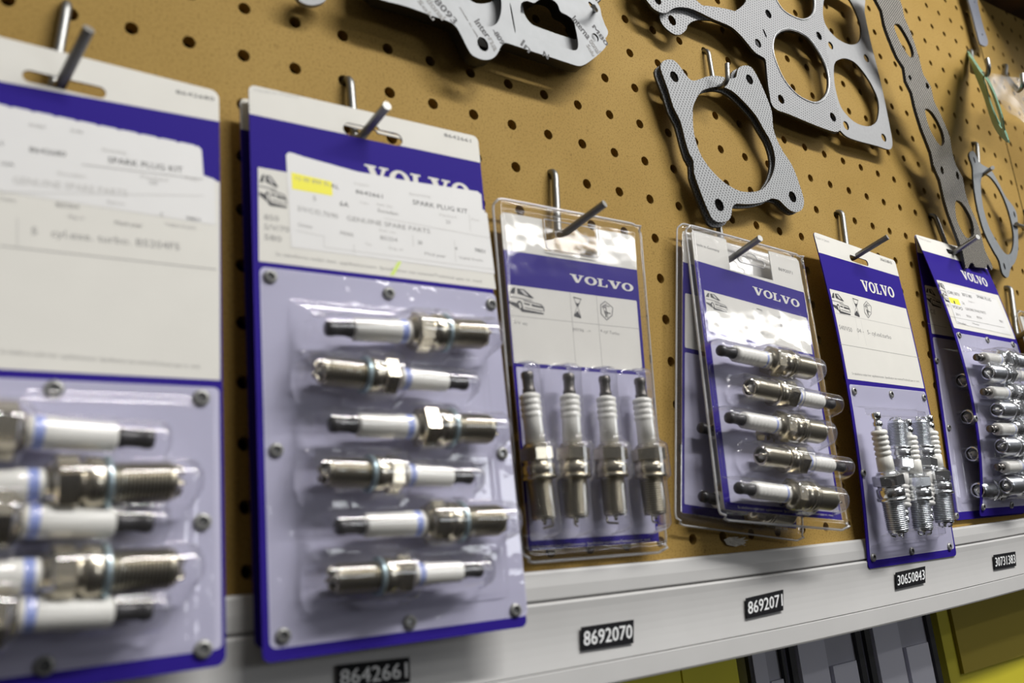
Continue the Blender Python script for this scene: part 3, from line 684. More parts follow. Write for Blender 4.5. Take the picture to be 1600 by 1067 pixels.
    y0 = min(min(p[0][1], p[1][1]) for p in items) - 13; y1 = max(max(p[0][1], p[1][1]) for p in items) + 14
    shell(sf, rt, 3, lo + .5, sf.W - 3.5, sf.H - 6, smax(tray(10, y0, sf.W - 11, y1, 3.0, .5), capsules(items, 10.5)), 1.3, 'clear')
pack_near()

# ---- pack B: six plugs, sticker with yellow highlighter
def six_surf(): return Surf([((-.0284, -.0147, -.0512), (.0866, -.0200, -.0511)), ((-.0286, -.0204, -.2859), (.0859, -.0245, -.2866))])
def pack_six():
    sf = six_surf(); rt = pack_root(sf, 'white and blue pack of six spark plugs with yellow highlighted sticker')
    l = sf.mm(536, 199); r_ = sf.mm(629, 221); slot = euro_slot((l + r_) / 2, np.linalg.norm(r_ - l), 6.6, 2.0)
    mb = card_body(sf, slot, r=3)
    yl = sf.mm(391, 178); yr = sf.mm(754, 255); band(mb, sf, slot, yl[1], yr[1], 3)
    poly(mb, sf, [(403, 261), (447, 269), (700, 316), (757, 328), (775, 452), (404.6, 408)], 'white', .06, 9)
    q = sf.mms([(406, 417), (777, 459), (822, 966), (421, 1010)]); x0, x1 = q[[0, 3], 0].mean(), q[1:3, 0].mean()
    sheet(mb, sf, rrect(x0, q[:2, 1].mean(), x1, q[2:, 1].mean(), 2.5), 'lav', .06, (), 9)
    wordmark(mb, sf, (571, 286), (736, 317), 9.6, 'white', .10)
    text(mb, sf, '8642661', (694, 213), (736, 223), 2.0, 'ink', .12); text(mb, sf, 'Made in France', (398, 142), (467, 153), 1.3, 'pale', .12)
    picto(mb, sf, CARP, [(405, 270), (447, 279), (449, 326), (405, 318)], .12)
    for tx, a, b in [('850', (413, 343), (436, 346)), ('S/V/70', (413, 358), (452, 363)), ('S80', (413, 374), (440, 378))]: text(mb, sf, tx, a, b, 2.6, 'grey', .12)
    microtext(mb, sf, (431, 399), (754, 442), 1.5)
    poly(mb, sf, [(629, 396), (635, 396), (616, 430), (609, 430)], 'green', .14)
    mb.build('card', rt)
    mb = MB(); Q = sf.mms([(448, 238), (752, 300), (769, 445), (455, 400)], .1)
    Q = sf.mms([(451, 238), (457, 239), (475, 245), (558, 268), (640, 283), (746, 299), (752, 304), (754, 330), (761, 333), (773, 428), (455, 386), (447, 242)], .14)
    sheet(mb, sf, Q, 'sticker', .16, (), 9)
    poly(mb, sf, [(455, 269), (518.5, 284), (519.5, 306), (456.5, 295)], 'yellow', .19)
    for tx, a, b, hh, m_ in [('SPARK PLUG KIT', (645, 319), (731, 334), 2.5, 'ink'), ('GENUINE SPARE PARTS', (542, 344), (672, 365), 2.4, 'grey'), ('8642661', (556, 302), (598, 310), 2.1, 'ink'), ('S/V/C/D,70/90', (465, 329), (528, 342), 2.4, 'grey'), ('12 00 800 EL', (462, 281), (516, 291), 2.0, 'grey'),
                          ('RL', (518, 293), (530, 296), 2, 'ink'), ('6A', (531, 321), (545, 324), 2.4, 'ink'), ('5', (489, 313), (494, 314), 2.4, 'grey'), ('Sweden', (590, 331), (622, 337), 1.9, 'grey'), ('Volym', (562, 317), (576, 320), 1.2, 'pale'), ('Antal  Sats', (588, 320), (613, 325), 1.2, 'pale'), ('Benamning', (640, 304), (672, 309), 1.2, 'pale'), ('Artikelnr', (553, 288), (577, 292), 1.2, 'pale'),
                          ('20', (697, 349), (704, 350), 1.9, 'grey'), ('Packed', (687, 337), (713, 341), 1.2, 'pale'), ('Pos.', (737, 344), (750, 346), 1.2, 'pale'), ('9801', (742, 393), (758, 396), 2.0, 'ink'), ('4', (711, 390), (714, 391), 1.8, 'ink'), ('B5254', (595, 374), (621, 378), 2.0, 'grey'), ('9000', (531, 366), (552, 370), 1.8, 'grey'), ('20', (653, 381), (660, 382), 1.8, 'ink'),
                          ('Mod year', (664, 398), (697, 403), 1.6, 'grey'), ('Valid from', (717, 404), (754, 409), 1.4, 'grey'), ('Eng. nr', (608, 389), (631, 392), 1.4, 'pale'), ('Country', (466, 353), (488, 357), 1.6, 'grey'), ('Ref. no', (593, 361), (618, 365), 1.2, 'pale'), ('Price', (571, 382), (580, 384), 1.2, 'pale')]:
        text(mb, sf, tx, a, b, hh, m_, .20)
    for a, b in [((462, 360), (506, 369)), ((506, 369), (506, 386)), ((506, 386), (772, 421)), ((553, 382), (553, 396)), ((600, 341), (765, 372)), ((645, 367), (646, 385)), ((710, 376), (712, 409)), ((733, 335), (735, 361))]: line(mb, sf, a, b, .22, 'pale', .20)
    mb.build('delivery_sticker', rt)
    rivets(sf, rt, [(423, 432), (608, 458), (768, 475), (432, 703), (785, 708), (443, 993), (641, 972), (806, 953)], 2.9)
    pts = [((509, 513), (762, 523), 0), ((492, 579), (729, 600), 1), ((515, 663), (773, 671), 0), ((499, 737), (737, 746), 1), ((525.6, 823), (789, 812), 0), ((512, 905), (752, 891), 1)]
    items = []
    for i, (a, b, rev) in enumerate(pts):
        p = (sf.mm(*a, 10.5), sf.mm(*b, 10.5)); p = p[::-1] if rev else p; items.append(p)
        plug('boot', sf.P(*p[0], 10.5), sf.P(*p[1], 10.5), 0.35 * i, f'nickel spark plug with dark terminal, {ORD[i] if i < 5 else "lowest"} of six in the highlighted-sticker pack', 'plugs in the six plug pack')
    T = sf.mms([(452, 470), (795, 930)])
    shell(sf, rt, x0 + .5, q[:2, 1].mean() + .5, x1 - .5, q[2:, 1].mean() - .5, smax(tray(T[0][0], T[0][1], T[1][0], T[1][1], 3.2, .5), tray(T[0][0] + 5, T[0][1] + 3, T[1][0] - 4, T[1][1] - 4, 4.4, .5), capsules(items, 10.5)), 1.2, 'clear')
    # a second pack hangs behind it on the same hook
    tl = onY(374.5, 152, -.0085); bl = onY(399, 1014, -.0105); ex = np.array([.113, -.001, 0])
    s2 = Surf([(tl, tl + ex), (bl, bl + ex)]); rt2 = pack_root(s2, 'blue edged pack mostly hidden behind the highlighted-sticker pack')
    mb = MB(); Pm = sf.P(*((l + r_) / 2)); slot2 = euro_slot(((Pm[0] - tl[0]) * 1000 + 4, (tl[2] - Pm[2]) * 1000 - 2.6), 36, 8, 1.8); plate(mb, s2, rrect(0, 0, s2.W, s2.H, 3), 'blue', 'blue', .7, 0, [slot2], 9, 'white'); band(mb, s2, slot2, s2.mm(380, 202)[1], s2.mm(380, 202)[1], 3)
    sheet(mb, s2, rrect(3.5, 34, s2.W - 3.5, 86, .5), 'white', .06, (), 9); sheet(mb, s2, rrect(3.5, 88, s2.W - 3.5, s2.H - 6, 2), 'lav', .06, (), 9); mb.build('card', rt2)
pack_six()

# ---- clamshell packs
def clam_shell(sf, rt, items, slot_c, hc=9.5, inset=4.5, window=None):
    W, H = sf.W, sf.H
    def rim(X, Y):
        d = np.minimum(np.minimum(X, W - X), np.minimum(Y, H - Y)); return .3 + 2.8 * smoothstep(1.2, 2.2, d) - 1.4 * smoothstep(inset - .8, inset + .6, d)
    shell(sf, rt, 0, 0, W, H, smax(rim, capsules(items, hc)), 1.0, 'clear2', 7, 'clear_shell', .75)
def pack_four():
    sf = Surf([((.1040, -.0085, -.0735), (.2052, -.0105, -.0750)), ((.1046, -.0045, -.2600), (.2040, -.0045, -.2612))])
    a = [onY(768, 308, -.0085), onY(999, 352, -.0105), onY(1041, 862, -.0080), onY(816, 880, -.0065)]
    sf = Surf([(a[0], a[1]), (a[3], a[2])])
    rt = pack_root(sf, 'clear shell pack of four upright spark plugs in a row')
    q = sf.mms([(786, 329), (992, 371), (1029, 846), (821, 860)]); x0, y0, x1, y1 = q[[0, 3], 0].mean(), q[:2, 1].mean(), q[1:3, 0].mean(), q[2:, 1].mean()
    nt_ = sf.mms([(849, 336), (934, 353), (932, 408), (848, 387)]); notch = rrect(nt_[[0, 3], 0].mean(), y0 - 8, nt_[1:3, 0].mean(), nt_[2:, 1].mean(), 2.5)
    mb = MB(); body = np.array([(x0 + 2, y0), (notch[:, 0].min(), y0), (notch[:, 0].min(), notch[:, 1].max()), (notch[:, 0].max(), notch[:, 1].max()), (notch[:, 0].max(), y0), (x1 - 2, y0), (x1, y0 + 2), (x1, y1), (x0, y1), (x0, y0 + 2)])
    plate(mb, sf, body, 'blue', 'white', .6, 0, (), 9, 'white')
    yb = (sf.mm(793, 408)[1] + sf.mm(992, 421)[1]) / 2
    up = body.copy(); up[7:9, 1] = sf.mm(905, 408 + 0)[1]; yb = sf.mm(990, 421)[1]; up[7:9, 1] = yb; sheet(mb, sf, up, 'white', .06, (), 9)
    wordmark(mb, sf, (891, 440), (990, 456), 4.6, 'white', .1)
    yt = sf.mm(995, 470)[1]; yb2 = sf.mm(1003, 580)[1]; xl = x0 + .8; xr = x1 - 2.2
    sheet(mb, sf, rrect(xl, yt, xr, yb2, .8), 'white', .06, (), 9)
    sheet(mb, sf, rrect(xl + 1, yb2 + 2.2, xr, sf.mm(1020, 833)[1], .8), 'lav', .06, (), 9)
    vx = [sf.mm(890.6, 463)[0], sf.mm(931.7, 463)[0]]; hy = sf.mm(1000, 514)[1]
    for v in vx: line(mb, sf, (v, yt), (v, yb2), .2, 'grey', .1, False)
    line(mb, sf, (xl, hy), (xr, hy), .2, 'grey', .1, False)
    picto(mb, sf, CARP, [(795, 447), (851, 457), (851, 492), (795, 484)], .12); picto(mb, sf, GLASSP, [(894, 463), (910, 466), (910, 498), (895, 495)], .12); picto(mb, sf, ENGP, [(935, 467), (958, 472), (960, 503), (936, 500)], .12)
    text(mb, sf, 'S/V 40', (803, 505), (824, 509), 1.6, 'grey', .12); text(mb, sf, 'MY96  ->', (896, 517), (923, 520), 1.9, 'grey', .12); text(mb, sf, '4 cyl Turbo', (938, 519), (968, 524), 1.9, 'grey', .12)
    microtext(mb, sf, (822, 857.5), (1016, 844.5), 1.3, 'white', .1)
    mb.build('card', rt)
    pts = [((823, 581), (851.7, 820)), ((888, 584), (901.5, 817)), ((944, 588), (962.5, 813)), ((999, 591), (1025, 812))]; items = []
    for i, (a_, b_) in enumerate(pts):
        p = (sf.mm(*a_, 9.5), sf.mm(*b_, 9.5)); items.append(p)
        plug('ribbed', sf.P(*p[0], 9.5), sf.P(*p[1], 9.5), 1.2 + i * 1.3, ['upright ribbed spark plug closest to the six plug pack, in the four plug pack', 'second upright ribbed spark plug counting from the six plug pack', 'third upright ribbed spark plug counting from the six plug pack', 'upright ribbed spark plug at the bare pegboard side of the four plug pack'][i], 'upright plugs in the four plug pack')
    clam_shell(sf, rt, items, None)
    mb = MB(); c = (notch.min(0) + notch.max(0)) / 2 + [0, 4]; es = euro_slot((c[0], c[1] - .5), 22, 4.6, 3.2)
    win = notch.copy(); win[:, 1] = np.maximum(win[:, 1], y0 + .5)
    tube(mb, sf.P(es[:, 0], es[:, 1], np.full(len(es), 1.2)), .00035, 'edge', 6, closed=True); tube(mb, sf.P(win[:, 0], win[:, 1], np.full(len(win), 1.6)), .0003, 'edge', 6, closed=True); mb.build('hang_window', rt)
pack_four()

def pack_five_clam():
    # rear pack first: hangs straighter and closer to the board
    a = [onY(1057, 347, -.0075), onY(1238, 396, -.0095), onY(1254, 846, -.0060), onY(1054, 819, -.0050)]
    s2 = Surf([(a[0], a[1]), (a[3], a[2])]); rt2 = pack_root(s2, 'clear shell pack hanging straight behind the tilted five plug pack')
    mb = MB(); W, H = s2.W, s2.H; plate(mb, s2, rrect(5.5, 5, W - 5.5, H - 7, 1), 'blue', 'white', .6, 0, (), 9, 'white')
    sheet(mb, s2, rrect(5.5, 5, W - 5.5, 27, 1), 'white', .06, (), 9); sheet(mb, s2, rrect(7.5, 48, W - 7.5, 84, 1), 'white', .06, (), 9); sheet(mb, s2, rrect(7.5, 87, W - 7.5, H - 12, 1), 'lav', .06, (), 9)
    microtext(mb, s2, (1085, 806), (1231, 828), 1.3, 'white', .1); mb.build('card', rt2)
    items2 = []
    for i, (pa, pb) in enumerate([((1094, 668), (1230, 700)), ((1096, 775), (1238, 806))]):
        p = (s2.mm(*pa, 8.0), s2.mm(*pb, 8.0)); items2.append(p)
        plug('smooth', s2.P(*p[0], 8.0), s2.P(*p[1], 8.0), .4, ['dark-tipped plug glimpsed behind the tilted pack, upper of two', 'dark-tipped plug glimpsed behind the tilted pack, lower of two'][i], 'plugs glimpsed in the rear clear pack')
    def rim(X, Y):
        d = np.minimum(np.minimum(X, W - X), np.minimum(Y, H - Y)); return .3 + 2.2 * smoothstep(1.2, 2.2, d) - 1.2 * smoothstep(3.7, 5, d)
    shell(s2, rt2, 0, 0, W, H, rim, 1.6, 'clear2', 7, 'clear_shell', .6)
    a = [onY(1069, 350, -.0115), onY(1252, 400, -.0185), onY(1325, 829, -.0300), onY(1124, 812, -.0215)]
    sf = Surf([(a[0], a[1]), (a[3], a[2])]); rt = pack_root(sf, 'tilted clear shell pack of five stacked spark plugs with a bright glare')
    q = sf.mms([(1076, 358), (1249, 405), (1314, 812), (1136, 797)]); x0, y0, x1, y1 = q[[0, 3], 0].mean(), q[:2, 1].mean(), q[1:3, 0].mean(), q[2:, 1].mean()
    n0 = sf.mms([(1131.4, 370), (1143, 420), (1208.7, 440), (1200, 391)]); nx0, nx1, ny = n0[:2, 0].mean(), n0[2:, 0].mean(), n0[1:3, 1].mean()
    body = np.array([(x0 + 2, y0), (nx0, y0), (nx0, ny), (nx1, ny), (nx1, y0), (x1 - 2, y0), (x1, y0 + 2), (x1, y1), (x0, y1), (x0, y0 + 2)])
    mb = MB(); plate(mb, sf, body, 'blue', 'white', .6, 0, (), 9, 'white')
    b0, b1 = sf.mm(1084, 406)[1], sf.mm(1254, 456.5)[1]; up = body.copy(); up[7] = (x1, b1); up[8] = (x0, b0); sheet(mb, sf, up, 'white', .06, (), 9)
    wordmark(mb, sf, (1177, 459), (1250, 481), 5.4, 'white', .1)
    c0, c1 = sf.mm(1100, 453), sf.mm(1253, 495); d0, d1 = sf.mm(1109, 517), sf.mm(1266, 553)
    sheet(mb, sf, np.array([(c0[0], c0[1]), (x1 - 1.8, c1[1]), (x1 - 1.8, d1[1]), (c0[0], d0[1])]), 'white', .06, (), 9)
    e0 = sf.mm(1110, 521)[1]; e1 = sf.mm(1266, 557)[1]; l1 = sf.mm(1300, 800)[1]; sheet(mb, sf, np.array([(c0[0], e0), (x1 - 1.8, e1), (x1 - 1.8, l1), (c0[0], l1)]), 'lav', .06, (), 9)
    line(mb, sf, (1176.6, 481), (1180, 533), .2, 'grey', .1); line(mb, sf, (1209, 492), (1213, 540), .2, 'grey', .1); line(mb, sf, (1104, 490), (1258, 528), .2, 'grey', .1)
    picto(mb, sf, CARP, [(1102, 456), (1135, 464), (1137, 489), (1104, 481)], .12); picto(mb, sf, GLASSP, [(1181, 481), (1192, 484), (1193, 508), (1182, 505)], .12); picto(mb, sf, ENGP, [(1212, 492), (1226, 496), (1228, 518), (1214, 515)], .12)
    text(mb, sf, 'S70, S80, S60, V70', (1131, 507), (1172, 518.5), 2.2, 'grey', .12); text(mb, sf, 'MY99 ->', (1181, 520), (1201, 526), 2.2, 'grey', .12); text(mb, sf, '5 cyl Turbo', (1213, 529), (1238, 535), 2.2, 'grey', .12)
    text(mb, sf, 'made in Germany', (1087, 383), (1124, 394), 2.0, 'ink', .12); text(mb, sf, '8692071', (1216.5, 422), (1238.5, 429), 2.4, 'ink', .12)
    microtext(mb, sf, (1153, 794), (1302, 806.5), 1.4, 'white', .1); mb.build('card', rt)
    pts = [((1123.5, 547), (1270, 578), 0), ((1166, 604.5), (1301, 632), 1), ((1136.6, 652), (1286, 677), 0), ((1183.5, 711), (1317, 730), 1), ((1151.6, 762), (1304, 781), 0)]; items = []
    for i, (pa, pb, rev) in enumerate(pts):
        p = (sf.mm(*pa, 9.5), sf.mm(*pb, 9.5)); p = p[::-1] if rev else p; items.append(p)
        plug('smooth', sf.P(*p[0], 9.5), sf.P(*p[1], 9.5), .5 * i, f'nickel spark plug, {ORD[i] if i < 4 else "lowest"} of five in the tilted clear pack with the glare', 'plugs in the tilted clear pack')
    clam_shell(sf, rt, items, None)
    mb = MB(); c = ((nx0 + nx1) / 2, ny - 9); es = euro_slot(c, 24, 5, 3.4)
    tube(mb, sf.P(es[:, 0], es[:, 1], np.full(len(es), 1.2)), .00035, 'edge', 6, closed=True); mb.build('hang_window', rt)
pack_five_clam()

# ---- narrow card with five zinc plugs
def rowsurf(L, XL, R_, XR): return Surf([(onX(*l, XL), onX(*r_, XR)) for l, r_ in zip(L, R_)])
def pack_zinc():
    sf = rowsurf([(1270.5, 362), (1322, 595), (1357, 889)], .3765, [(1398, 407), (1446, 608), (1495, 868)], .4905)
    rt = pack_root(sf, 'slim curved card pack of bright zinc spark plugs overlapping the shelf rail')
    l, r_ = sf.mm(1326, 401), sf.mm(1358, 413); slot = euro_slot((l + r_) / 2, 26, 5.0)
    mb = card_body(sf, slot, r=3); band(mb, sf, slot, sf.mm(1280, 394.5)[1], sf.mm(1403, 431.5)[1], 3)
    wordmark(mb, sf, (1348.4, 454), (1399, 465.5), 8.6, 'white', .1)
    q = sf.mms([(1295.6, 451), (1414.4, 482), (1445, 607), (1325, 592)]); X0, X1 = q[[0, 3], 0].mean(), q[1:3, 0].mean(); q[0][0] = q[3][0] = X0; q[1][0] = q[2][0] = X1
    sheet(mb, sf, q, 'white', .06, (), 9)
    q = sf.mms([(1326, 599), (1446, 613), (1487, 868), (1364, 881)]); sheet(mb, sf, rrect(X0 + .3, q[:2, 1].mean(), X1, sf.H - 5, 2), 'lav', .06, (), 9); yl = q[:2, 1].mean()
    line(mb, sf, (1304, 488.5), (1424, 514), .3, 'pale', .1); line(mb, sf, (1313, 537.4), (1437, 559), .3, 'grey', .1); line(mb, sf, (1331, 465), (1342, 530), .2, 'pale', .1); line(mb, sf, (1345, 500), (1354, 540), .2, 'pale', .1)
    picto(mb, sf, CARP, [(1298, 456), (1325, 462), (1330, 493), (1303, 487)], .12); picto(mb, sf, GLASSP, [(1331, 465), (1342, 468), (1345, 496), (1334, 493)], .12); picto(mb, sf, ENGP, [(1347, 468), (1361, 471), (1364, 499), (1350, 497)], .12)
    text(mb, sf, 'S40/V50', (1312, 514), (1332, 519), 3.4, 'grey', .12); text(mb, sf, '04 -', (1340, 519), (1350, 521), 3.2, 'grey', .12); text(mb, sf, '5- cyl.exl.turbo', (1356, 522), (1393, 530), 3.4, 'grey', .12)
    text(mb, sf, 'Made in Japan', (1274.5, 372), (1296, 379), 2.0, 'pale', .12); text(mb, sf, '30650843', (1376, 407), (1394, 413), 2.6, 'ink', .12); microtext(mb, sf, (1331.5, 585), (1437, 597.5), 1.8)
    mb.build('card', rt)
    rivets(sf, rt, [(1335, 611), (1393, 616), (1444, 621), (1349.5, 739), (1365, 871), (1425, 861), (1484, 854)], 2.7)
    pts = [((1367.4, 644), (1405, 838), 'upright, beside the card\'s rivets'), ((1415, 817), (1400, 652), 'upside-down'), ((1417, 655), (1444, 835), ''), ((1453, 814), (1436, 652), ''), ((1450, 649), (1477, 823), '')]; items = []
    nm = ['bright zinc plug standing nearest the pegboard-side rivet of the slim card', 'upside-down zinc plug between the first two upright ones on the slim card', 'upright zinc plug in the middle of the slim card', 'upside-down zinc plug beside the outermost plug of the slim card', 'outermost upright zinc plug at the far side of the slim card']
    hs = [13, 9, 13, 9, 13]
    for i, (pa, pb, _) in enumerate(pts):
        p = (sf.mm(*pa, hs[i]), sf.mm(*pb, hs[i])); items.append(p); plug('zinc', sf.P(*p[0], hs[i]), sf.P(*p[1], hs[i]), .7 * i, nm[i], 'zinc plugs on the slim card')
    xs = [p[0] for it in items for p in it]; ys = [p[1] for it in items for p in it]; tx0, tx1, ty0, ty1 = min(xs) - 11, min(max(xs) + 11, sf.W - 3), min(ys) - 6, max(ys) + 5
    half = (ty0 + ty1) / 2 + 2
    shell(sf, rt, X0 + .8, yl + .5, X1 - .5, sf.H - 5.5, smax(tray(tx0, ty0, tx1, ty1, 8, .5, 3), tray(tx0 + 3, ty0 + 4, tx1 - 2, ty1 - 4, 15, .5, 6), tray(tx0 + 1, half - 2, tx1, half + 34, 19.5, .5, 4)), 1.3, 'clear')
pack_zinc()

# ---- bowed card with eight plugs, and the one behind it
def pack_eight():
    tl = onX(1429, 366, .5335)
    s2 = Surf([(onY(*q, yy), onY(*q, yy) + [.113, 0.0004, 0]) for q, yy in (((1429, 366), -.0058), ((1458, 556), -.0030), ((1494, 813), -.0028))])
    rt2 = pack_root(s2, 'shaded blue bordered pack behind the bowed eight plug card')
    sl = euro_slot((57, 12), 28, 5)
    mb = MB(); plate(mb, s2, rrect(0, 0, s2.W, s2.H, 3), 'blue', 'blue', .7, 0, [sl], 9, 'white'); band(mb, s2, sl, s2.mm(1433, 394)[1], s2.mm(1433, 394)[1], 3)
    y0, y1 = s2.mm(1444, 445)[1], s2.mm(1456, 521)[1]; sheet(mb, s2, rrect(3.5, y0, s2.W - 3.5, y1, 1), 'white', .06, (), 9); sheet(mb, s2, rrect(3.5, y1 + 3, s2.W - 3.5, s2.H - 6, 2), 'lav', .06, (), 9)
    picto(mb, s2, CARP, [(1446, 449), (1468, 455), (1471, 482), (1449, 475)], .12); text(mb, s2, 'ICE', (1452, 489), (1462, 491), 4, 'grey', .12); line(mb, s2, (1449, 505), (1480, 512), .3, 'grey', .12)
    mb.build('card', rt2)
    it2 = []
    names = ['first', 'second', 'third', 'fourth']
    for i, (px, py) in enumerate([(1500, 594), (1508, 651), (1516, 709), (1525, 766)]):
        a = s2.mm(px, py, 7.5); p = (a + np.array([76, 1]), a); it2.append(p); plug('ring', s2.P(*p[0], 7.5), s2.P(*p[1], 7.5), .3, f'shadowed plug tip, {names[i]} ring-ended one down in the pack behind the bowed card', 'plugs in the shaded rear pack')
    rivets(s2, rt2, [(1464, 563), (1483, 668), (1495, 806)], 2.6)
    shell(s2, rt2, 5, y1 + 3, 60, s2.H - 6, tray(10, y1 + 12, 70, s2.H - 14, 4.5, .5), 1.8, 'clear')
    sf = rowsurf([(1430, 366), (1486, 507), (1524, 660), (1531, 807)], .5355, [(1526, 405), (1574, 520), (1614, 655), (1620, 793)], .6475)
    L = [onX(*q, .5355) for q in [(1430, 366), (1486, 507), (1524, 660), (1531, 807)]]
    sf = Surf([(p, p + [.115, .0015, -.0005]) for p in L])
    rt = pack_root(sf, 'bowed pack of eight spark plugs with small yellow highlight beside the frame edge')
    c = sf.mm(1491, 395.5); slot = euro_slot(c, 27, 5)
    mb = card_body(sf, slot, r=3); yb = sf.mm(1443, 391.5)[1]; band(mb, sf, slot, yb, yb, 3)
    wordmark(mb, sf, (1506, 435.5), (1545, 448.5), 8.6, 'white', .1)
    y0, y1 = sf.mm(1463, 437)[1], sf.mm(1490, 512)[1]; xa = sf.mm(1463, 437)[0]; sheet(mb, sf, rrect(xa, y0, sf.W - 2, y1, 1), 'white', .06, (), 9)
    y2 = y1 + 4; sheet(mb, sf, rrect(3.5, y2, sf.W - 3, sf.H - 6, 2), 'lav', .06, (), 9)
    text(mb, sf, 'Made in Japan', (1436, 373), (1455, 379), 2.0, 'pale', .12); picto(mb, sf, CARP, [(1464, 440), (1482, 445), (1488, 474), (1472, 469)], .12)
    text(mb, sf, 'S40', (1478, 478), (1484, 480), 3, 'grey', .12); mb.build('card', rt)
    mb = MB(); Q = sf.mms([(1473, 443), (1556, 466), (1580, 524), (1495, 505)], .12); Q[1][0] = min(Q[1][0], sf.W - 3); Q[2][0] = min(Q[2][0], sf.W - 3); sheet(mb, sf, Q, 'sticker', .26, (), 9)
    poly(mb, sf, [(1482, 464), (1497.5, 467.5), (1501, 477), (1485.5, 473)], 'yellow', .30)
    for tx, a, b, hh, m_ in [('VOLVO', (1489, 481), (1505, 485), 3, 'ink'), ('GENUINE SPARE PARTS', (1509, 484), (1541, 491), 2.6, 'grey'), ('(CAR) 30731', (1481, 458), (1500, 463), 3, 'ink'), ('30731383', (1504, 462), (1519, 466), 3, 'ink'), ('SPARK PLUG', (1527, 465), (1549, 471), 3, 'ink'), ('1', (1491, 474), (1493, 475), 3, 'ink'), ('5A', (1504, 475), (1508, 477), 3, 'grey'),
                          ('2011', (1494, 492), (1501, 494), 2.2, 'grey'), ('B5254', (1511, 495), (1518, 497), 2.2, 'grey'), ('B5254', (1527, 497), (1535, 499), 2.2, 'grey'), ('9801', (1562, 503), (1568, 505), 2.4, 'grey'), ('Japan', (1513, 471), (1523, 474), 1.6, 'pale'), ('Sweden', (1497, 505), (1510, 508), 2, 'grey'), ('Model', (1520, 506), (1530, 509), 1.6, 'grey')]:
        text(mb, sf, tx, a, b, hh, m_, .33)
    line(mb, sf, (1484, 494), (1570, 512), .3, 'grey', .33); line(mb, sf, (1500, 453), (1556, 467), .2, 'pale', .33)
    mb.build('delivery_sticker', rt)
    rivets(sf, rt, [(1499, 523.5), (1543, 531), (1583, 538), (1524.5, 654), (1537, 792), (1581, 789)], 2.7)
    pts = [((1525, 558), 't'), ((1541, 582), 'e'), ((1536, 612), 't'), ((1555, 640), 'e'), ((1546, 670), 't'), ((1562, 697), 'e'), ((1557, 730), 't'), ((1569, 759), 'e')]; items = []
    for i, (q, k) in enumerate(pts):
        a = sf.mm(*q, 9.5); b = a + np.array([78 if k == 't' else 74, -1.0]); p = (a, b) if k == 't' else (b, a); items.append(p)
        plug('ring', sf.P(*p[0], 9.5), sf.P(*p[1], 9.5), .4 * i, f'spark plug lying across the bowed card, {ORD[i]} of eight', 'plugs on the bowed card')
    ys = [p[1] for it in items for p in it]
    shell(sf, rt, 4, y2 + .5, sf.W - 3.5, sf.H - 6.5, smax(tray(9, min(ys) - 11, sf.W - 6, max(ys) + 11, 4, .5), capsules(items, 9.5)), 1.3, 'clear')
pack_eight()

# clear case at the very edge, beyond the last card
def edge_case():
    tl = onY(1586, 484, -.012); sf = Surf([(tl, tl + [.1, 0, -.004]), (tl + [-.0, -.006, -.185], tl + [.1, -.006, -.187])])
    rt = root('clear_case', tuple(tl), 'clear plastic case just past the bowed card, half out of frame', 'plastic case')
    mb = MB(); plate(mb, sf, rrect(6, 5, sf.W - 5, sf.H - 6, 2), 'white', 'white', .6, 0, (), 12); sheet(mb, sf, rrect(8, 40, sf.W - 7, sf.H - 9, 1), 'lav', .06, (), 12); mb.build('card', rt)
    def rim(X, Y):
        d = np.minimum(np.minimum(X, sf.W - X), np.minimum(Y, sf.H - Y)); return .3 + 3.4 * smoothstep(1, 2.2, d) - 1.4 * smoothstep(3.7, 5, d)
    shell(sf, rt, 0, 0, sf.W, sf.H, rim, 2, 'clear2', 7, 'clear_shell', .6)
edge_case()

# ------------------------------------------------------------------ gaskets
def gasket(name, label, sf, outer, holes=(), circs=(), mat='perf', side='graphite', t=1.6, n=4, cat='gasket', group=None, back=None, beads=(), shift=None, extra=None):
    mb = MB(); o = spline(sf.mms(outer), n) if n > 1 else sf.mms(outer)
    H = [spline(sf.mms(h), 4) for h in holes] + [circ(sf.mm(*c[:2]), c[2], 18, c[3] if len(c) > 3 else None, c[4] if len(c) > 4 else 0) for c in circs]
    if shift is not None:
        dx, dy, ang = shift; c = o.mean(0); a = math.radians(ang); R2 = np.array([[math.cos(a), math.sin(a)], [-math.sin(a), math.cos(a)]])
        o = (o - c) @ R2 + c + [dx, dy]; H = [(h - c) @ R2 + c + [dx, dy] for h in H]
    plate(mb, sf, o, mat, side, t, 0, H, None, back or mat)
    for k in beads:
        h = H[k]; c = h.mean(0); q = c + (h - c) * (1 + 1.0 / np.linalg.norm(h - c, axis=1, keepdims=True)); tube(mb, sf.P(q[:, 0], q[:, 1], np.full(len(q), 0.05)), .0006, 'bead', 8, closed=True)
    if extra: extra(mb)
    ob = mb.build(name, loc=sf.P(*o.mean(0), 0)); return tag(ob, label, cat, group)
def c1(x, y): return (1010 + x / 3.5556, 60 + y / 3.5556)
FL = [c1(*p) for p in [(78, 150), (100, 122), (140, 118), (170, 135), (200, 175), (235, 222), (265, 235), (300, 225), (335, 212), (375, 207), (420, 212), (450, 220), (480, 222), (500, 212), (505, 180), (520, 158), (550, 150), (580, 158), (605, 190), (640, 260), (670, 330), (695, 400), (700, 440), (705, 500), (725, 560), (760, 630), (795, 680), (825, 740), (850, 810), (872, 880), (875, 925), (860, 955), (830, 965), (800, 955), (770, 930), (740, 900), (710, 890), (690, 890), (660, 905), (600, 918), (540, 920), (500, 918), (478, 935), (475, 965), (465, 1000), (440, 1018), (400, 1020), (370, 1005), (350, 970), (320, 900), (290, 820), (265, 745), (262, 680), (240, 640), (215, 560), (190, 460), (150, 380), (120, 280), (90, 200)]]
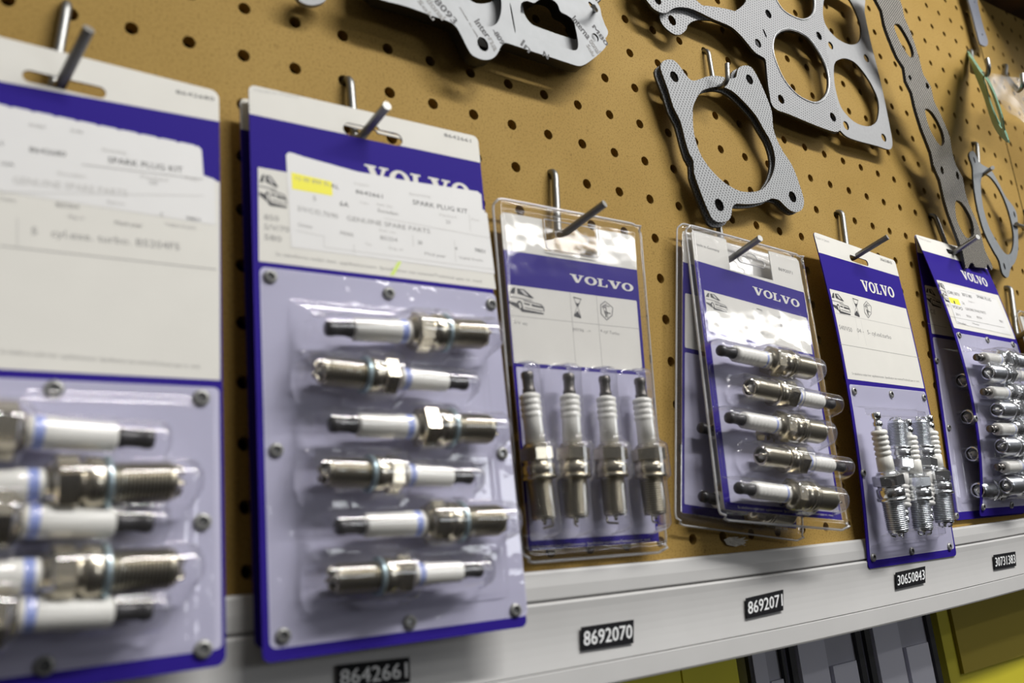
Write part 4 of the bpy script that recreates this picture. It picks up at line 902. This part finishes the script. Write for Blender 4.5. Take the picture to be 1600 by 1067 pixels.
FLH = [c1(*p) for p in [(300, 300), (340, 278), (400, 268), (450, 278), (500, 310), (560, 370), (610, 430), (650, 500), (690, 570), (712, 640), (715, 700), (700, 760), (670, 810), (640, 840), (590, 853), (530, 850), (480, 830), (420, 790), (360, 730), (310, 660), (280, 590), (262, 510), (258, 430), (262, 370)]]
FC = [(*c1(155, 213), 3.9), (*c1(573, 228), 3.9), (*c1(405, 925), 4.3), (*c1(812, 880), 4.2)]
sfa = flat((0, -.0135, 0)); G = 'perforated grey flange gaskets'
gasket('flange_gasket', 'small perforated grey flange gasket with oval opening, front one of its stack', sfa, FL, [FLH], FC, 'perf', 'graphite', 1.5, 2, group=G)
gasket('flange_gasket', 'matching flange gasket showing its dark edge behind the small perforated one', sfa, FL, [FLH], FC, 'perf', 'graphite', 1.5, 2, group=G, shift=(-1.0, 1.4, -1.0)).location.y += .0040
for o in (ALL[-1],): pass
def c8(x, y): return (1180 + x / 4.445, y / 4.445)
def c7(x, y): return (1000 + x / 6.667, y / 6.667)
MG = [(996, -40), (1006, -8), (1014, 5), (1022, 14), (1034, 20), (1043, 19), (1052, 13), (1062, 11), (1078, 13), (1095, 20), (1115, 30), (1135, 38), (1147, 45), (1160, 58), (1170, 70), (1180, 82), (1190, 88), (1196, 93), (1198, 108), (1200, 130), (1203, 150), (1206, 163), (1215, 172), (1232, 178), (1258, 189), (1283, 199), (1305, 206), (1313, 203), (1315, 196), (1312, 180), (1307, 160), (1300, 130), (1295, 100), (1291, 70), (1288, 40), (1284, 10), (1278, -20), (1270, -50), (1150, -95), (1020, -80)]
H3 = [c8(*p) for p in [(135, 270), (170, 225), (230, 208), (300, 225), (370, 270), (430, 350), (480, 440), (505, 530), (505, 610), (480, 670), (430, 705), (370, 695), (290, 650), (210, 560), (160, 460), (130, 360)]]
H2 = [(1209, -12), (1214, 0), (1225, 16), (1243, 26), (1256.5, 29), (1268, 22.5), (1272, 9), (1270, -15), (1262, -35), (1245, -50), (1225, -52), (1212, -35)]
H1 = [(1076, -20), (1088, 0), (1104, 12), (1124, 19.5), (1135, 20.7), (1147, 18), (1159, 10), (1166, 0), (1168, -20), (1160, -45), (1135, -68), (1100, -68), (1080, -48)]
sfm = flat((0, -.014, 0))
gasket('manifold_gasket', 'large perforated grey manifold gasket with ringed round openings, overlapping a plain one', sfm, MG, [H3, H2, H1], [(1200.7, 21.8, 3.6), (1184.5, 67.5, 3.6), (1279.7, 56, 3.7), (1220.5, 155, 3.7), (1301.5, 183, 3.9), (1027.5, 0, 3.4), (1195, 52, 1.1, 3.6, -18)], 'perf2', 'graphite', 1.6, 3, group='large manifold gaskets', beads=(0, 1))
PG = [(1276, -40), (1346, -8), (1351, 20), (1360, 63), (1368, 95), (1375.7, 126), (1383, 160), (1389, 191), (1394, 218), (1393.7, 229.5), (1388, 233.5), (1371, 228), (1342, 220.5), (1324, 213.7), (1314, 205), (1301, 190), (1298, 150), (1294, 110), (1284, 50), (1278, 10)]
H5 = [c8(*p) for p in [(550, 445), (590, 410), (640, 408), (700, 440), (760, 510), (810, 590), (850, 680), (860, 760), (845, 840), (800, 875), (740, 870), (680, 840), (620, 780), (590, 730), (565, 650), (548, 550)]]
H4 = [c8(*p) for p in [(470, 60), (480, 150), (520, 220), (580, 275), (650, 308), (700, 305), (730, 270), (735, 200), (715, 120), (680, 40), (640, -20), (560, -60), (490, -30)]]
gasket('manifold_gasket', 'plain smooth grey manifold gasket showing past the perforated one', flat((0, -.0108, 0)), PG, [H5, H4], [(1353.7, 91, 3.8), (1381, 215, 3.7), (1322, 196, 3.9), (1298, 71, 3.5)], 'plain', 'graphite', 1.4, 3, group='large manifold gaskets')
gasket('manifold_gasket', 'perforated gasket lug peeking out beneath the large perforated gasket', flat((0, -.0100, 0)), [c7(*p) for p in [(205, 150), (260, 118), (340, 85), (450, 60), (700, 60), (1000, 120), (1000, 200), (880, 225), (750, 212), (680, 208), (620, 207), (550, 222), (500, 260), (480, 310), (430, 355), (370, 360), (300, 320), (240, 260), (212, 200)]], (), [(*c7(335, 212), 3.8)], 'perf2', 'graphite', 1.3, 3, group='large manifold gaskets')
# more of the lower gaskets' dark edge, seen under the perforated one
gasket('manifold_gasket', 'dark edged manifold gasket layered directly beneath the large perforated gasket', flat((0, -.0070, 0)), MG, [H3, H2, H1], [(1220.5, 155, 3.7), (1301.5, 183, 3.9)], 'plain', 'graphite', 1.4, 3, group='large manifold gaskets', shift=(-.6, 1.5, 0))

# printed gaskets
def c6(x, y): return (720 + x / 6.667, y / 6.667)
def c3(x, y): return (460 + x / 3.2, y / 3.2)
IG = [(560, -45), (585, -8), (597, 0), (635, 10), (679, 26), (700, 33), (711, 40), (719, 52), (729, 72), (738, 86), (754, 93), (768, 92), (777, 84), (783, 72), (790, 67), (804, 71), (840, 83), (862.5, 90), (890, 99), (904, 103), (913, 101), (922.5, 95), (934.5, 85.5), (945, 75), (948, 66), (943.5, 55.5), (938, 40.5), (934.5, 25.5), (922.5, 10.5), (906, -2), (880, -25), (760, -60), (640, -70)]
PORT = [c6(*p) for p in [(625, 60), (640, 25), (690, 10), (760, 30), (800, 8), (870, -25), (960, 0), (1010, 50), (1040, 120), (1110, 160), (1170, 210), (1195, 290), (1220, 420), (1218, 500), (1185, 525), (1120, 510), (1000, 475), (900, 440), (800, 405), (720, 370), (660, 300), (630, 220), (622, 130)]]
RND = [(719, -8), (722, 6), (730, 18), (742, 30), (756, 40), (768, 41), (778, 34), (783, 18), (783, 0), (778, -18), (760, -32), (735, -30), (722, -20)]
RND2 = [(717, -10), (722, 6), (728, 16), (738, 22.5), (751, 24), (765, 20), (775, 9), (780, -5), (776, -22), (758, -34), (735, -32), (721, -22)]
sfi = flat((0, -.019, 0)); GI = 'printed grey intake gaskets'
def printed(mb):
    for tx, a, b, hh, m_ in [('Interna', (893, 30), (918, 62), 5.5, 'ink'), ('tional', (920, 64), (933, 84), 5.0, 'grey'), ('Solu', (916, 71), (926, 88), 3.2, 'grey'), ('-809', (769, 48), (783, 70), 3.8, 'ink'), ('In', (813, 70), (826, 83), 5.5, 'ink'), ('N', (848, 87), (856, 93), 4, 'ink'), ('8093', (678, 2), (709, 38), 4.6, 'ink'), ('tional', (665, 0), (690, 32), 4.4, 'grey'), ('Solu', (652, 2), (676, 32), 3.0, 'grey'),
                          ('Inter', (741, 34), (760, 60), 5.0, 'ink'), ('M80', (925, 42), (947, 72), 3.6, 'ink'), ('na', (762, 60), (772, 80), 4.6, 'grey'), ('made in usa', (718, 12), (746, 58), 1.3, 'grey')]:
        text(mb, sfi, tx, a, b, hh, m_, .08, bold=.22)
gasket('intake_gasket', 'printed pale grey intake gasket with black lettering, front of the pair', sfi, IG, [PORT, RND], [(754.5, 69, 3.6, 4.2, 0), (930, 58.5, 2.8), (801, 28, .55, 9.5, -5)], 'fibre', 'graphite', 1.2, 3, group=GI, extra=printed)
gasket('intake_gasket', 'intake gasket seen through the ports of the printed one in front', flat((0, -.0135, 0)), IG, [PORT, RND2], [(754.5, 69, 3.6), (930, 58.5, 2.8), (924, 27, 4.0, 1.8, 40)], 'fibre', 'graphite', 1.2, 3, group=GI, shift=(2.4, -8.2, 0))
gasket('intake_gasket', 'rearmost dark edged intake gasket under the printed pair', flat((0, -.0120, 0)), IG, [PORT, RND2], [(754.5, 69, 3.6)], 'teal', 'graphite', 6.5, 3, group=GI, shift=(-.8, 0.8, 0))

# embossed steel strip, standing off the board at its upper end
A0 = onY(1376, 20, -.034); B0 = onY(1530, 410, -.0150); dn = (B0 - A0) / 1; dn[0] = 0
sfe = flat(A0, (1, 0, 0), dn)
def ce(x, y): return (1360 + x / 4.446, y / 4.446)
def cf(x, y): return (1440 + x / 4.444, 200 + y / 4.444)
ES = [(1352, -45), (1367, -5), (1378, 16), (1382.5, 38), (1391.5, 63), (1403, 90), (1413, 106), (1416, 126), (1425, 144), (1430, 166), (1441, 202), (1455, 238), (1459, 258.5), (1469, 281), (1475, 308), (1483, 335), (1494, 364), (1503, 389), (1507.5, 411), (1509, 418), (1513, 419), (1515, 414), (1518, 410), (1522, 413), (1524, 417), (1541, 418.5), (1542, 413), (1545, 414), (1548, 421), (1551, 420), (1549, 411.5), (1539, 391), (1533, 366.5), (1525.5, 344), (1514, 319), (1507.5, 297), (1504, 276.5), (1494, 258.5), (1488, 238), (1484, 214), (1477, 195.7), (1468, 175), (1459, 157), (1454.5, 135), (1443, 117), (1437.6, 96.7), (1429.7, 69.7), (1420.7, 45), (1413, 27), (1410.6, 13.5), (1405, -4), (1392, -45)]
EH = [[(1397, 40.5), (1405, 38), (1416, 54), (1425, 72), (1428, 85.5), (1423, 90), (1414, 79), (1404, 61)], [(1445.5, 171), (1454.5, 173), (1465.7, 189), (1473.6, 207), (1476, 222.7), (1470, 228), (1459, 213.7), (1450, 193.4)], [(1493, 315), (1501, 315), (1510, 326), (1519, 344), (1522, 362), (1519, 370), (1510, 371), (1501, 357.5), (1494, 339.5)]]
gasket('exhaust_gasket', 'long embossed dark steel gasket strip with oval ports', sfe, ES, EH, [(1472, 266, 2.6, 3.8, 0), (1496, 274, 2.6, 3.8, 0), (1422, 121.5, 2.4), (1449, 134, 2.8)], 'mesh', 'graphite', 2.6, 2, cat='gasket')
RG = [cf(*p) for p in [(330, 190), (345, 160), (370, 170), (395, 230), (430, 260), (480, 290), (530, 370), (580, 470), (640, 550), (665, 620), (670, 760), (670, 850), (650, 930), (620, 970), (605, 1030), (585, 1035), (560, 1000), (540, 920), (500, 850), (440, 730), (400, 600), (375, 480), (360, 360), (355, 270)]]
RH = [cf(*p) for p in [(415, 350), (440, 320), (490, 350), (550, 440), (600, 560), (635, 700), (640, 800), (620, 870), (580, 870), (530, 800), (470, 690), (430, 560), (412, 430)]]
gasket('exhaust_ring_gasket', 'thin blue-grey oval ring gasket with three bolt ears', flat((0, -.013, 0)), RG, [RH], [(1522.5, 250, 1.5, 3.2, 0), (1585, 335, 1.5, 3.4, 0), (1569.4, 416, 1.7, 3.4, 0)], 'teal', 'graphite', 1.6, 3)
# green gasket seen edge-on, in a plane turned away from the board
g0 = onY(1522, 100, -.012); gx = onY(1543, 119, -.046) - onY(1529, 119, -.012); gx[2] = 0
sfg = flat(g0, gx, (0, 0, -1))
GG = [(1512, 80), (1519.5, 88), (1530, 104), (1536, 111.5), (1545, 123.5), (1552.5, 138.5), (1560, 158), (1566, 177.5), (1569, 197), (1576, 216), (1564.5, 208), (1557, 199), (1549.5, 184), (1543.5, 165), (1537.5, 147), (1531, 130), (1522.5, 109)]
GH = [(1535.5, 114), (1540, 117.5), (1546.5, 132.5), (1554, 152), (1560, 170), (1564.5, 185), (1565.5, 194), (1560, 187), (1553.5, 172), (1546, 151), (1540, 129.5)]
gasket('water_pump_gasket', 'green gasket turned nearly edge-on beside the plastic bag', sfg, GG, [GH], [], 'greeng', 'greeng', 1.2, 3, group='green edge-on gaskets')
gasket('water_pump_gasket', 'second green gasket hanging just behind the edge-on green one', flat(np.array(g0) + [-.003, .002, 0], gx, (0, 0, -1)), GG, [GH], [], 'greeng', 'greeng', 1.0, 3, group='green edge-on gaskets', shift=(1.5, 4.5, 0))
gasket('metal_strap', 'short blue-grey metal strap with two small holes near the board seam', flat((0, -.010, 0)), [(1508, -20), (1513, 0), (1519, 21), (1530, 64), (1533, 69), (1538, 72), (1542.5, 71), (1543.6, 63), (1537.5, 45), (1532.7, 27), (1528, 7), (1524, -20)], (), [(1522.7, 3, 1.2), (1535, 54, 1.3)], 'strap', 'strap', 1.6, 2, cat='metal strap')
gasket('metal_washer', 'pale round metal end peeking in beside the printed gaskets', flat((0, -.010, 0)), [(488 + 25 * math.cos(t), -9 + 17 * math.sin(t)) for t in np.linspace(0, 6.28, 14)[:-1]], (), [(488, -12, 2.0)], 'plain', 'plain', 2.5, 3, cat='washer')
# plastic bag
def bag():
    sf = flat((0, -.035, 0)); q = sf.mms([(1546, 118), (1560, 116), (1578, 118), (1600, 128), (1660, 160), (1680, 290), (1610, 192), (1585, 170), (1572, 157), (1556, 146)])
    v, f = fill(spline(q, 3), (), 4); r = random.Random(2)
    hgt = np.array([4.0 * math.sin(p[0] * .09 + 1) * math.cos(p[1] * .07) + r.uniform(-.6, .6) for p in v])
    mb = MB(); mb.add(sf.P(v[:, 0], v[:, 1], hgt), f, 'bag', True); mb.add(sf.P(v[:, 0], v[:, 1], -hgt * .5 - 5), f, 'bag', True)
    tag(mb.build('plastic_bag'), 'crumpled clear plastic bag on a hook beyond the green gasket', 'plastic bag')
bag()
mb = MB(); sf = flat((0, -.0015, 0)); r = random.Random(5)
for k in range(26):
    x, y = 1134 + r.uniform(0, 24), 841 + r.uniform(0, 9); line(mb, sf, (x, y), (x + r.uniform(4, 14), y + r.uniform(-4, 4)), .35, 'torn', r.uniform(0, .8))
poly(mb, sf, [(1131, 843), (1140, 839), (1160, 843), (1166, 848), (1150, 854), (1136, 851)], 'torn', .1)
tag(mb.build('paper_scrap'), 'frayed scrap of pale paper stuck to the board under the tilted pack', 'paper scrap')

# ------------------------------------------------------------------ lower shelf contents, seen under the rail
def lower():
    Y = .055
    def bx(x0, x1, ztop, mat, name, label, cat, group=None, panels=(), depth=.10):
        rt = root(name, ((x0 + x1) / 2, Y + depth / 2, ztop - .30), label, cat, group)
        mb = MB(); box(mb, (x0, Y, ztop - .30), (x1, Y + depth, ztop), mat); mb.build('body', rt)
        for nm, a, b, c, d, m_ in panels:
            mb = MB(); box(mb, (x0 + (x1 - x0) * a, Y - .003, ztop - .30 * d), (x0 + (x1 - x0) * b, Y, ztop - .30 * c), m_); mb.build(nm, rt)
    def X(px, py=1030): return onY(px, py, Y)[0]
    bx(X(960), X(1060), -.295, 'ycart', 'yellow_carton', 'yellow carton just below the rail, nearest of the two small ones', 'carton', 'yellow cartons under the rail')
    bx(X(1063), X(1150), -.295, 'ycart', 'yellow_carton', 'yellow carton below the rail touching the grey plastic cases', 'carton', 'yellow cartons under the rail')
    e = [1160, 1226, 1350, 1466]
    lab = ['narrow grey plastic case below the rail beside the small yellow carton', 'middle grey plastic case below the rail with a ribbed front', 'wide grey plastic case below the rail beside the large yellow carton']
    for i in range(3):
        bx(X(e[i]) + .002, X(e[i + 1]) - .004, -.29, 'gbox', 'plastic_case', lab[i], 'plastic case', 'grey plastic cases under the rail',
           [('edge_strip', 0, .07, 0, 1, 'gdark'), ('edge_strip', .93, 1, 0, 1, 'gdark'), ('insert', .12, .48, .12, 1, 'gbox2'), ('insert', .54, .88, .2, 1, 'gbox2')])
    bx(X(1478), X(1478) + .45, -.29, 'ycart3', 'yellow_carton', 'large yellow carton with a brownish printed upper part below the rail', 'carton', 'yellow cartons under the rail', [('printed_panel', .04, .42, 0, .30, 'ycart2')])
    mb = MB(); box(mb, (-.45, .0365, -.62), (2.2, .42, -.591), 'gdark'); tag(mb.build('lower_shelf'), 'dark lower shelf carrying the cartons and grey cases', 'shelf')
lower()

for o in ALL:
    if '_o' in o: del o['_o']
